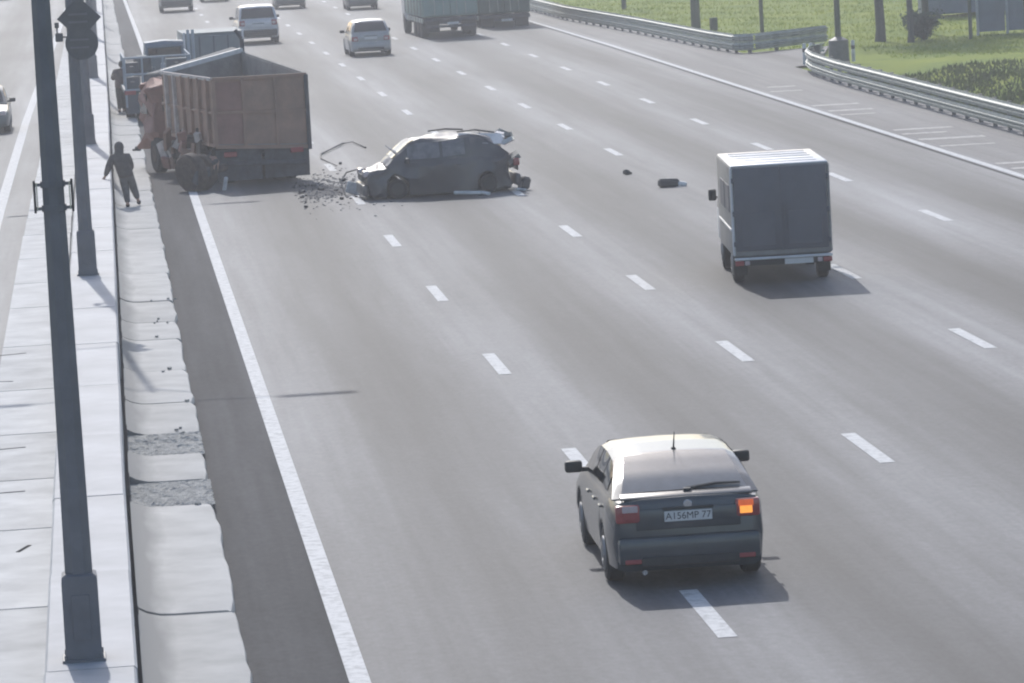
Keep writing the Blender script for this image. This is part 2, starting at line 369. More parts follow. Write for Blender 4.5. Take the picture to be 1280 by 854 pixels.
# ------------------------------------------------------------------ median barrier: painted concrete blocks
BH = 0.8
bar = empty('median_wall', (-0.44, 120, 0), 0, 'long white painted concrete median wall carrying the dark lamp posts', 'concrete barrier')
y = 17.3; first = None
prof = [(-.46, 0), (-.46, .06), (-.44, .12), (-.425, BH-.03), (-.40, BH), (.40, BH), (.425, BH-.03), (.43, .12), (.43, 0)]
BL = 5.73
k = 0
while y < 330:
    x0, x1 = wall_x(y)-.43, wall_x(y+BL)-.43
    if first is None:
        m = M(); m.loft([[(px, yy, pz) for px, pz in prof] for yy in (-BL/2+.012, BL/2-.012)])
        first = obj('concrete_block', m, CONC_WHITE, bar)
        b_ = first
    else: b_ = share(first, bar)
    b_.location = ((x0+x1)/2+.44+random.uniform(-.008, .008), y+BL/2-120, random.uniform(-.006, .006)); b_.rotation_euler = (0, 0, -math.atan2(x1-x0, BL)+random.uniform(-.0015, .0015))
    y += BL; k += 1

# ------------------------------------------------------------------ lamp posts in the median
def lamp_post(x, y, label, group='lamp posts on the median wall'):
    t = empty('lamp_post', (x, y, BH), 0, label, 'lamp post', group)
    m = M(); m.box((0, 0, .015), (.40, .40, .03), bev=.004)
    for sx in (-1, 1):
        for sy in (-1, 1): m.tube([(sx*.165, sy*.165, .03), (sx*.165, sy*.165, .075)], .018, 6)
    obj('base_plate', m, STEEL_DK, t)
    m = M(); m.loft([[(math.copysign(1, cx)*a, math.copysign(1, cy)*a, z) for cx, cy in ((-1, -1), (1, -1), (1, 1), (-1, 1))] for z, a in ((.03, .168), (.74, .165), (.80, .160), (.82, .13))])
    bs = obj('base_box', m, STEEL_DK, t)
    m = M(); m.box((0, -.170, .42), (.17, .012, .42), bev=.004); obj('hatch', m, STEEL_DK, bs)
    m = M(); m.tube([(0, 0, .8), (0, 0, 9.5)], [.138, .062], 8); obj('pole', m, STEEL_DK, t, 20)
    for s in (-1, 1):
        m = M(); m.tube([(s*.03, 0, 9.2), (s*.5, 0, 9.65), (s*1.9, 0, 9.8)], [.035, .03, .028], 8); a = obj('arm', m, STEEL_DK, t, 40)
        m = M(); m.box((s*2.45, 0, 9.82), (1.15, .28, .12), bev=.04); obj('lamp_head', m, GALV, a)
    return t
lp1 = lamp_post(-.48, 40.77, 'nearest dark steel lamp post, on the white wall at the left')
for z in (4.21, 4.43):
    m = M(); m.tube([(0, 0, z-.03), (0, 0, z+.03)], .118, 12); [m.box((s*.142, -.01, z), (.07, .06, .03)) for s in (-1, 1)]
    br = obj('bracket', m, STEEL_DK, lp1)
for s in (-1, 1):
    m = M(); m.box((s*.172, -.02, 4.32), (.022, .07, .30), bev=.004); obj('bracket_plate', m, PLASTIC, br)
    m = M(); m.box((s*.150, -.035, 4.32), (.012, .02, .26)); obj('bracket_strap', m, CHROME, br)
lp2 = lamp_post(-.42, 81.0, 'second lamp post along the wall, carrying two sign backs')
lamp_post(-.36, 121.0, 'third lamp post along the wall, its base just beyond the signs')
for i, yy in enumerate((161.0, 201.0, 241.0, 281.0)):
    lamp_post(wall_x(yy)-.48, yy, 'dark lamp post in the overlapping row far along the wall', 'far lamp posts hidden behind the second post')
# signs on the second post (we see their grey backs)
def sign(kind, zc, label, rot=0.0):
    t = empty('road_sign', (-.42, 81.0-.15, BH+zc), rot, label, 'road sign', 'sign backs on the second lamp post')
    m = M()
    if kind == 'round':
        m.tube([(.16, 0, 0), (.16, .02, 0)], .30, 28); m.tube([(.16, -.012, 0), (.16, 0, 0)], .30, 28)
    else:
        r = .40; m.poly([(.14-r, 0, 0), (.14, 0, -r), (.14+r, 0, 0), (.14, 0, r)], .02, (0, 1, 0))
    obj('panel', m, SIGN_BACK, t)
    m = M(); m.box((.12, -.028, .07), (.34, .03, .035)); m.box((.12, -.028, -.07), (.34, .03, .035)); obj('clamp', m, STEEL_DK, t)
    return t
sign('round', 4.22, 'grey back of a round sign, lower of the two')
sign('diamond', 4.68, 'grey back of a pointed diamond sign, upper of the two')
t = empty('camera_box', (-.42-.24, 81.0-.1, BH+4.35), 0, 'small dark box and stub bracket on the left of the second lamp post', 'box')
m = M(); m.box((0, 0, 0), (.14, .16, .16), bev=.015); obj('housing', m, SIGN_BACK, t)
m = M(); m.box((.1, 0.02, 0), (.12, .03, .03)); obj('bracket', m, STEEL_DK, t)
m = M(); m.box((-.03, 0, .22), (.08, .1, .1), bev=.01); m.box((-.03, 0, .12), (.03, .03, .12)); obj('sensor', m, SIGN_BACK, t)

# ------------------------------------------------------------------ guard rails
def w_beam(L):
    p = [(.0, -.155), (.015, -.14), (.0, -.09), (-.08, -.065), (-.08, -.035), (0, -.012), (0, .012), (-.08, .035), (-.08, .065), (0, .09), (.015, .14), (0, .155)]
    m = M(); front = [(x, z) for x, z in p]; back = [(x+.012, z) for x, z in p[::-1]]
    m.loft([[(x, yy, z) for x, z in front+back] for yy in (0, L)]); return m
def guard_rail(path, label, levels, post_h, step=2.0):
    t = empty('guard_rail', (path[0][0], path[0][1], 0), 0, label, 'guard rail')
    o0 = Vector((path[0][0], path[0][1], 0)); beam = post = spacer = None
    for a, b in zip(path, path[1:]):
        d = Vector((b[0]-a[0], b[1]-a[1], 0)); Ls = d.length; n = max(1, round(Ls/4)); u = d.normalized(); rz = math.atan2(-u.x, u.y)
        for k in range(n):
            p = Vector((a[0], a[1], 0))+d*k/n-o0; sl = Ls/n/4.0
            for zl in levels:
                if beam is None: beam = obj('beam', w_beam(4.0), GALV, t, 40); q = beam
                else: q = share(beam, t)
                q.location = p+Vector((0, 0, zl)); q.rotation_euler = (0, 0, rz); q.scale = (1, sl*.996, 1)
        np_ = max(1, round(Ls/step))
        for k in range(np_):
            p = Vector((a[0], a[1], 0))+d*(k+.3)/np_-o0
            if post is None:
                m = M(); m.box((.17, 0, post_h/2-.2), (.10, .14, post_h+.4)); post = obj('post', m, GALV_POST, t); q = post
                m = M()
                for zl in levels: m.box((.065, 0, zl), (.11, .12, .22))
                spacer = obj('spacer', m, GALV_POST, post)
            else:
                q = share(post, t); share(spacer, q)
            q.location = p; q.rotation_euler = (0, 0, rz)
    return t
guard_rail([(23.85, 96), (23.75, 113), (23.8, 142), (24.0, 148), (24.3, 151.0), (24.75, 153.2), (25.5, 154.6)],
           'double-beam steel guard rail at right, nearer rail with its curved end', (.28, .64), .78)
guard_rail([(28.2, 170.2), (24.8, 166.6), (24.1, 167.0), (23.8, 172), (23.2, 190), (22.25, 210), (22.1, 225), (21.7, 300)],
           'farther steel guard rail bending away beside the grass', (.26, .58), .70)

# ------------------------------------------------------------------ right side: posts, trees, fence, grass
def green_post(x, y, r0, r1, h, label, foot=None, group='posts along the right verge'):
    t = empty('street_lamp', (x, y, terr(x, y)), 0, label, 'lamp post', group)
    m = M(); m.tube([(0, 0, 0), (0, 0, h)], [r0, r1], 8); obj('pole', m, GREEN_DK, t, 30)
    if foot:
        m = M(); m.tube([(0, 0, -.1), (0, 0, foot[1]-.12), (0, 0, foot[1])], [foot[0], foot[0]*.93, r0*1.1], 12); obj('foot', m, GALV_POST, t, 30)
    m = M(); m.tube([(0, 0, h-.3), (-.4, 0, h+.25), (-1.6, 0, h+.45)], [.05, .045, .04], 6); a = obj('arm', m, GREEN_DK, t, 40)
    m = M(); m.box((-1.9, 0, h+.46), (.7, .25, .12), bev=.04); obj('lamp_head', m, GALV, a)
    return t
green_post(26.4, 124.4, .12, .08, 9, 'dark green post cut by the right edge of the photo')
green_post(26.15, 155.4, .115, .08, 9, 'dark green post on a thick grey foot at the rail end', (.38, .98))
green_post(26.2, 193.0, .22, .14, 9, 'thickest dark green post behind the farther guard rail')
green_post(26.6, 222.5, .13, .08, 9, 'farthest dark green post at the top by the truck')
def slim_post(x, y, r, h, label):
    t = empty('fence_post', (x, y, terr(x, y)), 0, label, 'post', 'slim posts on the grass')
    m = M(); m.tube([(0, 0, 0), (0, 0, h)], r, 8); obj('shaft', m, GREEN_DK, t, 30)
    m = M(); m.tube([(0, 0, h), (0, 0, h+.08)], [r*1.15, r*.5], 8); obj('cap', m, GREEN_DK, t, 30)
slim_post(27.2, 180.3, .085, 4.6, 'slim dark post on the light grass beyond the bent rail')
slim_post(33.4, 167.9, .075, 4.2, 'slim dark post among the trees at the top right')
t = empty('cable_cabinet', (26.75, 191.3, terr(26.75, 191.3)), .1, 'small dark cabinet beside the thickest green post', 'cabinet')
m = M(); m.box((0, 0, .3), (.3, .3, .6), bev=.02); obj('housing', m, GREEN_DK, t)
m = M(); m.box((0, -.16, .3), (.24, .02, .48), bev=.005); obj('door', m, GREEN_DK, t)
for i, (x, y, lab) in enumerate(((24.95, 155.6, 'short white bollard nearest the curved rail end'), (25.25, 156.0, 'short white bollard next to the grey post foot'), (26.75, 155.9, 'short white bollard right of the grey post foot'))):
    t = empty('bollard', (x, y, 0), 0, lab, 'bollard', 'white bollards at the rail end')
    m = M(); m.tube([(0, 0, 0), (0, 0, .72), (0, 0, .76)], [.07, .065, .04], 10); obj('post', m, WHITE_PIECE, t, 40)
    m = M(); m.tube([(0, 0, .45), (0, 0, .58)], .072, 10); obj('band', m, DARK_PIECE, t, 40)

def leaf_tree(x, y, h, r0, label):
    t = empty('broadleaf_tree', (x, y, terr(x, y)-.05), 0, label, 'tree', 'broadleaf trees at the top right')
    m = M(); m.tube([(0, 0, 0), (.03, 0, .5), (.0, .05, 2), (.08, 0, h*.55), (0, 0, h*.9)], [r0*1.25, r0, r0*.92, r0*.6, .04], 9); obj('trunk', m, BARK, t, 40)
    br_ = M(); lf = M()
    for i in range(11):
        a = i*2.4; z = 2.9+(h-3.6)*i/11; L_ = (h*.30)*(1-.45*i/11)*random.uniform(.8, 1.2); tip = Vector((math.cos(a)*L_, math.sin(a)*L_, z+L_*.55)); b0 = Vector((.04, 0, z))
        br_.tube([b0, mixp_(b0, tip, .5)+Vector((0, 0, .15)), tip], [.07, .045, .012], 5)
        for q in range(420):
            c = mixp_(b0, tip, random.uniform(.35, 1.1))+Vector((random.gauss(0, .42), random.gauss(0, .42), random.gauss(0, .34)))
            u = Vector((random.gauss(0, 1), random.gauss(0, 1), random.gauss(0, 1))).normalized()*random.uniform(.06, .12); v = u.cross(Vector((random.gauss(0, 1), random.gauss(0, 1), random.gauss(0, 1)))).normalized()*.06
            lf.b.faces.new([lf.b.verts.new(p) for p in (c-u, c-v, c+u, c+v)])
    obj('branch', br_, BARK, t); obj('crown', lf, LEAF, t)
def mixp_(a, b, t): return a+(b-a)*t
leaf_tree(30.4, 170.8, 8.5, .19, 'thick-trunked tree nearest the grey post foot')
leaf_tree(31.25, 168.9, 7.8, .12, 'slimmer tree trunk with the bush at its foot')
leaf_tree(33.0, 175.0, 8.2, .15, 'tree trunk behind the bush, by the slim post')
bu = empty('bush', (31.9, 169.6, terr(31.9, 169.6)), 0, 'low blue-green bush between the tree trunks at the top right', 'bush')
st_, lf = M(), M()
for i in range(26):
    a = random.uniform(0, 6.28); rr = random.uniform(.2, .75); tip = Vector((math.cos(a)*rr*1.2, math.sin(a)*rr, random.uniform(.5, 1.05)))
    st_.tube([(0, 0, 0), tuple(tip)], [.015, .005], 4)
    for q in range(110):
        c = tip*random.uniform(.4, 1.05)+Vector((random.gauss(0, .11), random.gauss(0, .11), random.gauss(0, .1))); u = Vector((random.gauss(0, 1), random.gauss(0, 1), random.gauss(0, 1))).normalized()*.06
        v = u.cross(Vector((random.gauss(0, 1), random.gauss(0, 1), random.gauss(0, 1)))).normalized()*.035; lf.b.faces.new([lf.b.verts.new(p) for p in (c-u, c-v, c+u, c+v)])
obj('stem', st_, BARK, bu); obj('foliage', lf, SPRUCE, bu)

hd = empty('hoarding_fence', (34.2, 170.5, 0), 0, 'blue-grey hoarding fence at the top right corner', 'fence')
ph = pr_ = None
for k in range(10):
    x = k*1.15
    if ph is None:
        m = M(); m.box((.55, 0, 1.75), (1.08, .04, 3.3)); [m.box((.12+.143*i, -.025, 1.75), (.05, .03, 3.28)) for i in range(7)]
        ph = obj('panel', m, HOARD, hd); m = M(); m.box((0, -.05, 1.8), (.09, .1, 3.7), bev=.01); pr_ = obj('post', m, HOARD_L, hd)
    else:
        c = share(ph, hd, (x, -.1*k, 0)); share(pr_, hd, (x, -.1*k, 0))
hd2 = empty('site_cabin', (36.6, 189.0, 0), 0, 'blue-grey cabin wall behind the slim post at the top', 'cabin')
m = M(); m.box((2.5, 1.2, 1.4), (6.6, 2.4, 2.6), bev=.03); obj('wall', m, HOARD, hd2)
m = M(); m.box((2.5, 1.2, 2.76), (6.9, 2.7, .12), bev=.02); obj('roof', m, HOARD_L, hd2)
m = M(); m.box((1.0, -.02, 1.5), (1.2, .06, .9), bev=.01); f = obj('window', m, HOARD_L, hd2); m = M(); m.box((1.0, -.06, 1.5), (1.0, .02, .74)); obj('pane', m, GLASS, f)
m = M(); m.box((4.2, -.02, 1.1), (.9, .06, 2.0), bev=.01); obj('door', m, HOARD_L, hd2)

def blades(n, fx, hmin, hmax, wd, name, material, label):
    m = M(); b = m.b
    for _ in range(n):
        x, y = fx(); z = terr(x, y); h = random.uniform(hmin, hmax); a = random.uniform(0, 6.28); w_ = wd*random.uniform(.6, 1.3)
        dx, dy = math.cos(a)*w_, math.sin(a)*w_; lx, ly = random.gauss(0, h*.35), random.gauss(0, h*.35)
        b.faces.new([b.verts.new(v) for v in ((x-dx, y-dy, z-.03), (x+dx, y+dy, z-.03), (x+lx, y+ly, z+h))])
    me = bpy.data.meshes.new(name); b.to_mesh(me); b.free(); me.materials.append(material)
    o = bpy.data.objects.new(name, me); col.objects.link(o); tag(o, label, 'plants', None, 'stuff'); return o
def fx_grass():
    while True:
        y = random.uniform(156, 240); x0 = 23.9 if y < 190 else 22.7 if y > 210 else 23.3
        x = random.uniform(x0+.5, 46)
        if y < 169.5 and x < 28.6: continue
        return x, y
def fx_weed():
    while True:
        x = 24.3+abs(random.gauss(0, 3.2)); y = random.uniform(100, 150)
        if x < 44 and not (y > 150 and x < 25.8): return x, y
blades(26000, fx_grass, .04, .14, .035, 'grass', BLADE, 'pale green mown grass beyond the guard rails')
blades(36000, fx_weed, .05, .19, .05, 'shade_weeds', WEED_SHADE, 'weeds in the dip behind the near guard rail, coloured dark for tree shade')

# ------------------------------------------------------------------ cars
def wheel(parent, x, y, r, wd, side, n=22, rim=None):
    m = M(); m.disc((0, 0, 0), (1, 0, 0), r, wd, n, .03); o = obj('wheel', m, RUBBER, parent, 40); o.location = (x, y, r)
    m = M(); m.disc((side*wd*.5, 0, 0), (1, 0, 0), r*.62, .03, 16, .008)
    for k in range(5):
        a = 2*math.pi*k/5; m.box((side*(wd*.5+.014), math.cos(a)*r*.33, math.sin(a)*r*.33), (.02, .06, r*.6), rx=a)
    obj('rim', m, rim or RIM, o, 40); return o

from mathutils import noise as mnoise
def crumple_bm(b, k=1.0):
    bmesh.ops.subdivide_edges(b, edges=[e for e in b.edges if e.calc_length() > .12], cuts=2, use_grid_fill=True)
    for v in b.verts:
        e = max(0, abs(v.co.y-1.9)-.9)          # worst at the two ends
        a = k*(.022+.045*min(e, 1.2))
        v.co += mnoise.noise_vector(v.co*2.6)*a*1.6+mnoise.noise_vector(v.co*6.5)*a*.7
def car(name, label, cat, loc, rz, P, paint_, group=None, trim=None, plate_text=None, lit=False, origin_rear=True, dent=None, glass=None, detail=True):
    """local frame: y=0 rear bumper, y=L front bumper, z up. Builds body, cabin, panes, lamps, wheels."""
    L_, W_ = P['L'], P['W']; hw = W_/2; belt = P['belt']; roof = P['roof']; zs = P.get('sill', .2); trim = trim or PLASTIC; glass = glass or GLASS
    t = empty(name, loc, rz, label, cat, group)
    wr = P.get('wr', .31); ya, yb = P['axles']
    def zt(y): return lerp(belt, y)
    def hwf(y):
        f = y/L_; e = min(f, 1-f)
        return hw*(.90+.10*min(1, e/.10)**.5) if e < .10 else hw
    def arch(y):
        z = 0
        for c in (ya, yb):
            d = abs(y-c); ra = wr+.06
            if d < ra: z = max(z, wr+math.sqrt(ra*ra-d*d))
        return z
    ysec = sorted(set([0, .03, .10, .2, .3] + [i*L_/44 for i in range(3, 42)] + [c+s*(wr+.06) for c in (ya, yb) for s in (-1, -.97, .97, 1)] + [L_-.3, L_-.2, L_-.1, L_-.03, L_]))
    secs = []
    for y in ysec:
        h = hwf(y); z1 = zt(y); zb = zs+(.10 if y < .1 or y > L_-.1 else 0); a = arch(y)
        zm = max(zb+.2, .55*z1, a+.02); tuck = .03 if (y < .02 or y > L_-.02) else 0
        half = [(h*.86, max(zb, a-.02)), (h*.965-tuck, max(zb+.04, a)), (h-tuck*.5, zm), (h*.985-tuck, max(z1-.13, zm+.03)), (h*.93-tuck, z1-.02), (h*.6, z1+.008)]
        pts = [(-x, y, z) for x, z in half[::-1]][::-1]
        pts = [(x, y, z) for x, z in half] + [(0, y, z1+.014)] + [(-x, y, z) for x, z in half[::-1]]
        if dent: pts = [dent(Vector(p)) for p in pts]
        secs.append(pts)
    m = M(); m.loft(secs)
    if dent: crumple_bm(m.b)
    body = obj('body', m, paint_, t, 22 if dent else 38)
    m = M(); m.box((0, L_/2, zs+.12), (W_*.70, L_*.9, .2)); m.box((0, ya, wr), (W_*.6, .12, .12)); obj('underbody', m, CHASSIS, t)
    y0, y1 = roof[0][0], roof[-1][0]; tall = max(z for _, z in roof)-zt((y0+y1)/2)
    hb = hw*P.get('hb', .93); hr = hw*P.get('hr', .74)
    def sec(y, nrm=0.0):
        zr = lerp(roof, y); b_ = zt(y)-.02; h = max(0.0, zr-b_); k = min(1, h/tall); xr = hb-(hb-hr)*k
        def X(a): return hb+(xr-hb)*a**1.25
        return zr, b_, h, xr, X
    ys2 = sorted(set([y0+(y1-y0)*i/26 for i in range(27)] + [q for q, _ in roof])); secs = []
    for y in ys2:
        zr, b_, h, xr, X = sec(y)
        half = [(X(0), b_), (X(.45), b_+h*.45), (X(.86), b_+h*.86), (xr-.07*min(1, h/.2), b_+h*.985), (xr*.5, b_+h+.012)]
        pts = [(x, y, z) for x, z in half]+[(0, y, b_+h+.02)]+[(-x, y, z) for x, z in half[::-1]]
        if dent: pts = [dent(Vector(p)) for p in pts]
        secs.append(pts)
    m = M(); m.loft(secs)
    if dent: crumple_bm(m.b, .5)
    obj('cabin', m, paint_, t, 25 if dent else 35)
    D = dent or (lambda v: v)
    def side_pane(s, ya_, yb_, a0, a1, nm):
        rows = []
        for i in range(9):
            y = ya_+(yb_-ya_)*i/8; zr, b_, h, xr, X = sec(y); rows.append([tuple(D(Vector((s*(X(a)+.008), y, b_+h*a+.004)))) for a in (a0, .45, .65, a1)])
        m = M(); m.grid(rows); obj(nm, m, P.get('pane_mat', GLASS), t, 60)
    def end_pane(ya_, yb_, ulim, nm, gm):
        rows = []
        for i in range(9):
            y = ya_+(yb_-ya_)*i/8; zr, b_, h, xr, X = sec(y); rows.append([tuple(D(Vector((u*ulim*(xr-.05), y+(-.006 if ya_ < L_/2 else .006), b_+h+.030-.012*abs(u)**2)))) for u in (-1, -.75, -.5, 0, .5, .75, 1)])
        m = M(); m.grid(rows); return obj(nm, m, gm, t, 60)
    for s in (-1, 1):
        for (a, b) in P['panes']: side_pane(s, a, b, .14, .86, 'side_window')
    rw = end_pane(P['rear_glass'][0], P['rear_glass'][1], .93, 'rear_window', glass)
    end_pane(P['front_glass'][0], P['front_glass'][1], .95, 'windscreen', GLASS)
    for s in (-1, 1):
        for y in (ya, yb): wheel(t, s*(hw-.115), y, wr, .2, s, rim=PLASTIC if 'rim' in P else None)
        m = M(); ym, zm_ = P['mirror']; m.box((s*(hw+.10), ym, zm_), (.20, .10, .135), bev=.03, seg=2); mm = obj('mirror', m, trim, t, 40)
        m = M(); m.box((s*(hw-.02), ym+.02, zm_-.04), (.14, .05, .05)); obj('mirror_arm', m, PLASTIC, mm)
    zr_ = zt(0)
    # rear bumper, tailgate panel, lamps, plate
    m = M(); m.box((0, .02, zs+.24), (W_*.90, .15, .30), bev=.05, seg=2); bump = obj('rear_bumper', m, paint_ if P.get('bumper_paint') else trim, t, 40)
    m = M(); m.box((0, -.06, zs+.12), (W_*.62, .03, .10), bev=.01); obj('bumper_insert', m, PLASTIC, bump)
    m = M(); m.box((0, L_-.02, zs+.2), (W_*.90, .15, .30), bev=.05, seg=2); obj('front_bumper', m, paint_ if P.get('bumper_paint') else trim, t, 40)
    m = M(); m.box((0, -.012, (zr_+zs+.42)/2), (W_*.66, .03, zr_-zs-.50), bev=.014, seg=2); tg = obj('tailgate', m, paint_, t, 40)
    lz = P.get('lamp_z', zr_-.16); lh = P.get('lamp_h', .2); lw = P.get('lamp_w', .27)
    for s in (-1, 1):
        m = M(); m.box((s*(hw*.88-lw*.40), .045, lz), (lw, .16, lh), bev=.03, seg=2)
        tl = obj('tail_lamp', m, LAMP_RED, t, 40)
        m = M(); m.box((s*(hw*.88-lw*.48), -.038, lz-.02), (lw*.5, .012, lh*.40), bev=.004)
        obj('lamp_lens', m, (LAMP_ON if (lit and s > 0) else LAMP_RED if lit else LAMP_CLEAR), tl)
        if lit:
            m = M(); m.box((s*(hw*.88-lw*.48), -.038, lz+lh*.27), (lw*.62, .012, lh*.34), bev=.004)
            obj('lamp_lens', m, LAMP_ON2 if s > 0 else LAMP_CLEAR, tl)
    pz = P.get('plate_z', zr_-.26)
    m = M(); m.box((0, -.036, pz), (.52, .012, .112), bev=.003); pl = obj('licence_plate', m, PLATE, tg)
    if plate_text:
        cu = bpy.data.curves.new('text', 'FONT'); cu.body = plate_text; cu.size = .105; cu.align_x = 'CENTER'; cu.align_y = 'CENTER'; cu.extrude = .001
        to = bpy.data.objects.new('text', cu); col.objects.link(to); dg = bpy.context.evaluated_depsgraph_get()
        me = bpy.data.meshes.new_from_object(to.evaluated_get(dg)); bpy.data.objects.remove(to)
        me.transform(Matrix.Translation((0, -.0445, pz)) @ Matrix.Rotation(math.pi/2, 4, 'X')); me.materials.append(INK)
        lt = bpy.data.objects.new('plate_lettering', me); col.objects.link(lt); lt.parent = pl
    if detail:
        m = M(); m.box((0, -.032, pz+.085), (.56, .02, .03), bev=.005); obj('plate_light_bar', m, trim, tg)
        m = M(); m.box((0, L_+.005, P.get('grille_z', .55)), (W_*.5, .05, .18), bev=.02); obj('grille', m, PLASTIC, t)
        for s in (-1, 1):
            m = M(); m.box((s*hw*.66, L_-.06, P.get('head_z', .66)), (.36, .16, .16), bev=.04, seg=2); obj('headlight', m, LAMP_CLEAR, t, 40)
            for (a, b) in P['panes']:
                m = M(); m.box((s*(hw+.006), a+.18, zt(a)-.16), (.03, .16, .03), bev=.008); obj('door_handle', m, paint_, t)
    return t
SEDAN = dict(L=4.45, W=1.73, axles=(.85, 3.48), sill=.2, belt=[(0, .93), (.03, .985), (.25, 1.0), (1.4, .985), (3.05, .94), (3.6, .88), (4.2, .74), (4.42, .62), (4.45, .58)],
             roof=[(.20, .99), (.55, 1.15), (1.0, 1.29), (1.2, 1.33), (1.9, 1.355), (2.5, 1.335), (2.75, 1.28), (3.4, .92)],
             panes=[(.72, 1.35), (1.40, 2.05), (2.12, 2.95)], rear_glass=(.26, 1.12), front_glass=(2.72, 3.32), mirror=(2.92, 1.0), bumper_paint=True, plate_z=.80, lamp_z=.845, lamp_h=.2)
sed = car('parked_car' if False else 'sedan_car', 'near dark graphite liftback car straddling the lane dashes, amber right lamp lit', 'car', (6.03, 47.05, 0), R(-1.0), SEDAN, P_SEDAN,
          plate_text='A156MP 77', lit=True, glass=GLASS_REAR)
m = M(); m.box((0, .14, 1.01), (1.44, .16, .03), bev=.012, seg=2, rx=R(14)); obj('spoiler_lip', m, P_SEDAN, sed, 40)
m = M(); m.tube([(.02, 1.30, 1.35), (.02, 1.14, 1.56)], [.012, .005], 6); m.box((.02, 1.30, 1.355), (.05, .09, .03), bev=.01); obj('roof_antenna', m, PLASTIC, sed)
m = M(); m.tube([(.02, .25, 1.05), (.35, .30, 1.085), (.62, .30, 1.08)], [.022, .016, .012], 6); m.box((.03, .22, 1.04), (.09, .08, .05), bev=.01); obj('rear_wiper', m, PLASTIC, sed)
m = M(); m.disc((0, -.03, .925), (0, 1, 0), .048, .02, 14, .005); obj('emblem', m, CHROME, sed)
for s in (-1, 1):
    m = M(); m.box((s*.60, -.058, .33), (.22, .02, .05), bev=.008); obj('reflector', m, LAMP_RED, sed)
m = M(); m.tube([(-.5, -.02, .2), (-.5, .2, .2)], .03, 8); obj('exhaust_pipe', m, CHROME, sed)

# crashed black estate lying across the lanes, nose to the left
def crush(v):
    v = v.copy(); y = v.y; L_ = 4.0
    if y < 1.0:                                    # rear crushed in
        k = (1.0-y); v.y += .22*k+.05*math.sin(v.z*9+v.x*4)*k; v.z += .05*math.sin(v.x*7+y*5)*k - .10*k*max(0, v.z-.8); v.x += .06*math.sin(v.z*11+y*6)*k
    if y > 3.2:
        k = (y-3.2); v.y -= .18*k; v.z += .05*math.sin(v.x*6+1)*k; v.x += .04*math.sin(v.z*9)*k
    v.z += (.012+.05*max(0, v.z-.9))*math.sin(v.x*5+v.y*4); v.x += .03*math.sin(v.y*3.1+v.z*5)+.015*math.sin(v.y*9)
    return v
CRASH = dict(L=3.95, W=1.72, axles=(.78, 3.12), sill=.05, rim=0, belt=[(0, .80), (.04, .92), (.3, .95), (1.6, .93), (3.0, .90), (3.4, .84), (3.75, .74), (3.95, .66)],
             roof=[(.05, .92), (.22, 1.20), (.55, 1.40), (1.2, 1.475), (2.0, 1.48), (2.5, 1.43), (2.75, 1.33), (3.4, .86)], panes=[(1.35, 1.92), (2.0, 2.82)],
             rear_glass=(.08, .42), front_glass=(2.62, 3.2), mirror=(2.85, .95), bumper_paint=True, plate_z=.66, lamp_z=.74, wr=.25)
CRASH['pane_mat'] = GLASS_DAYLIT
cr = car('crashed_car', 'wrecked black hatchback standing sideways across the lanes beside the dump truck', 'car', (9.80, 105.9, 0), R(90)+R(2.5), CRASH, P_BLACK, dent=crush)
m = M(); m.wallq((-.70, .30, 1.20), (-.66, 1.40, 1.30), (-.40, 1.45, 1.52), (-.36, .35, 1.45), .02); obj('buckled_roof_skin', m, P_WHITE, cr, label='buckled roof panel coloured pale for sky sheen')  # white colour stands in for sky sheen on the black roof
for (x0, y0, z0, x1, y1, z1) in ((-.60, .55, 1.50, -.5, 1.5, 1.56), (.5, 1.2, 1.55, .56, 2.1, 1.56)):
    m = M(); m.tube([(x0, y0, z0), ((x0+x1)/2, (y0+y1)/2, z1+.03), (x1, y1, z1)], .022, 6); obj('roof_rail', m, PLASTIC, cr)
cr.scale = (1, .94, .95)
random.seed(21)
for k in range(24):
    m = M(); m.box((random.uniform(-.80, .5), random.uniform(.02, 1.0), random.uniform(.55, 1.42)), (random.uniform(.08, .35), random.uniform(.06, .3), random.uniform(.03, .15)), random.uniform(0, 3), rx=random.uniform(-.7, .7), ry=random.uniform(-.6, .6))
    obj('torn_panel', m, random.choice((P_BLACK, PLASTIC, P_SILVER, VAN_SIDE)), cr)
for k in range(5):
    m = M(); m.box((random.uniform(-.7, .7), random.uniform(3.55, 3.85), random.uniform(.5, .75)), (random.uniform(.1, .35), random.uniform(.1, .25), random.uniform(.04, .12)), random.uniform(0, 3), rx=random.uniform(-.7, .7), ry=random.uniform(-.6, .6))
    obj('torn_panel', m, random.choice((P_BLACK, PLASTIC)), cr)
m = M(); m.wallq((-.45, 2.98, .98), (-.1, 2.92, 1.05), (-.1, 3.3, 1.30), (-.45, 3.22, 1.22), .025); obj('bent_bonnet_corner', m, P_BLACK, cr)

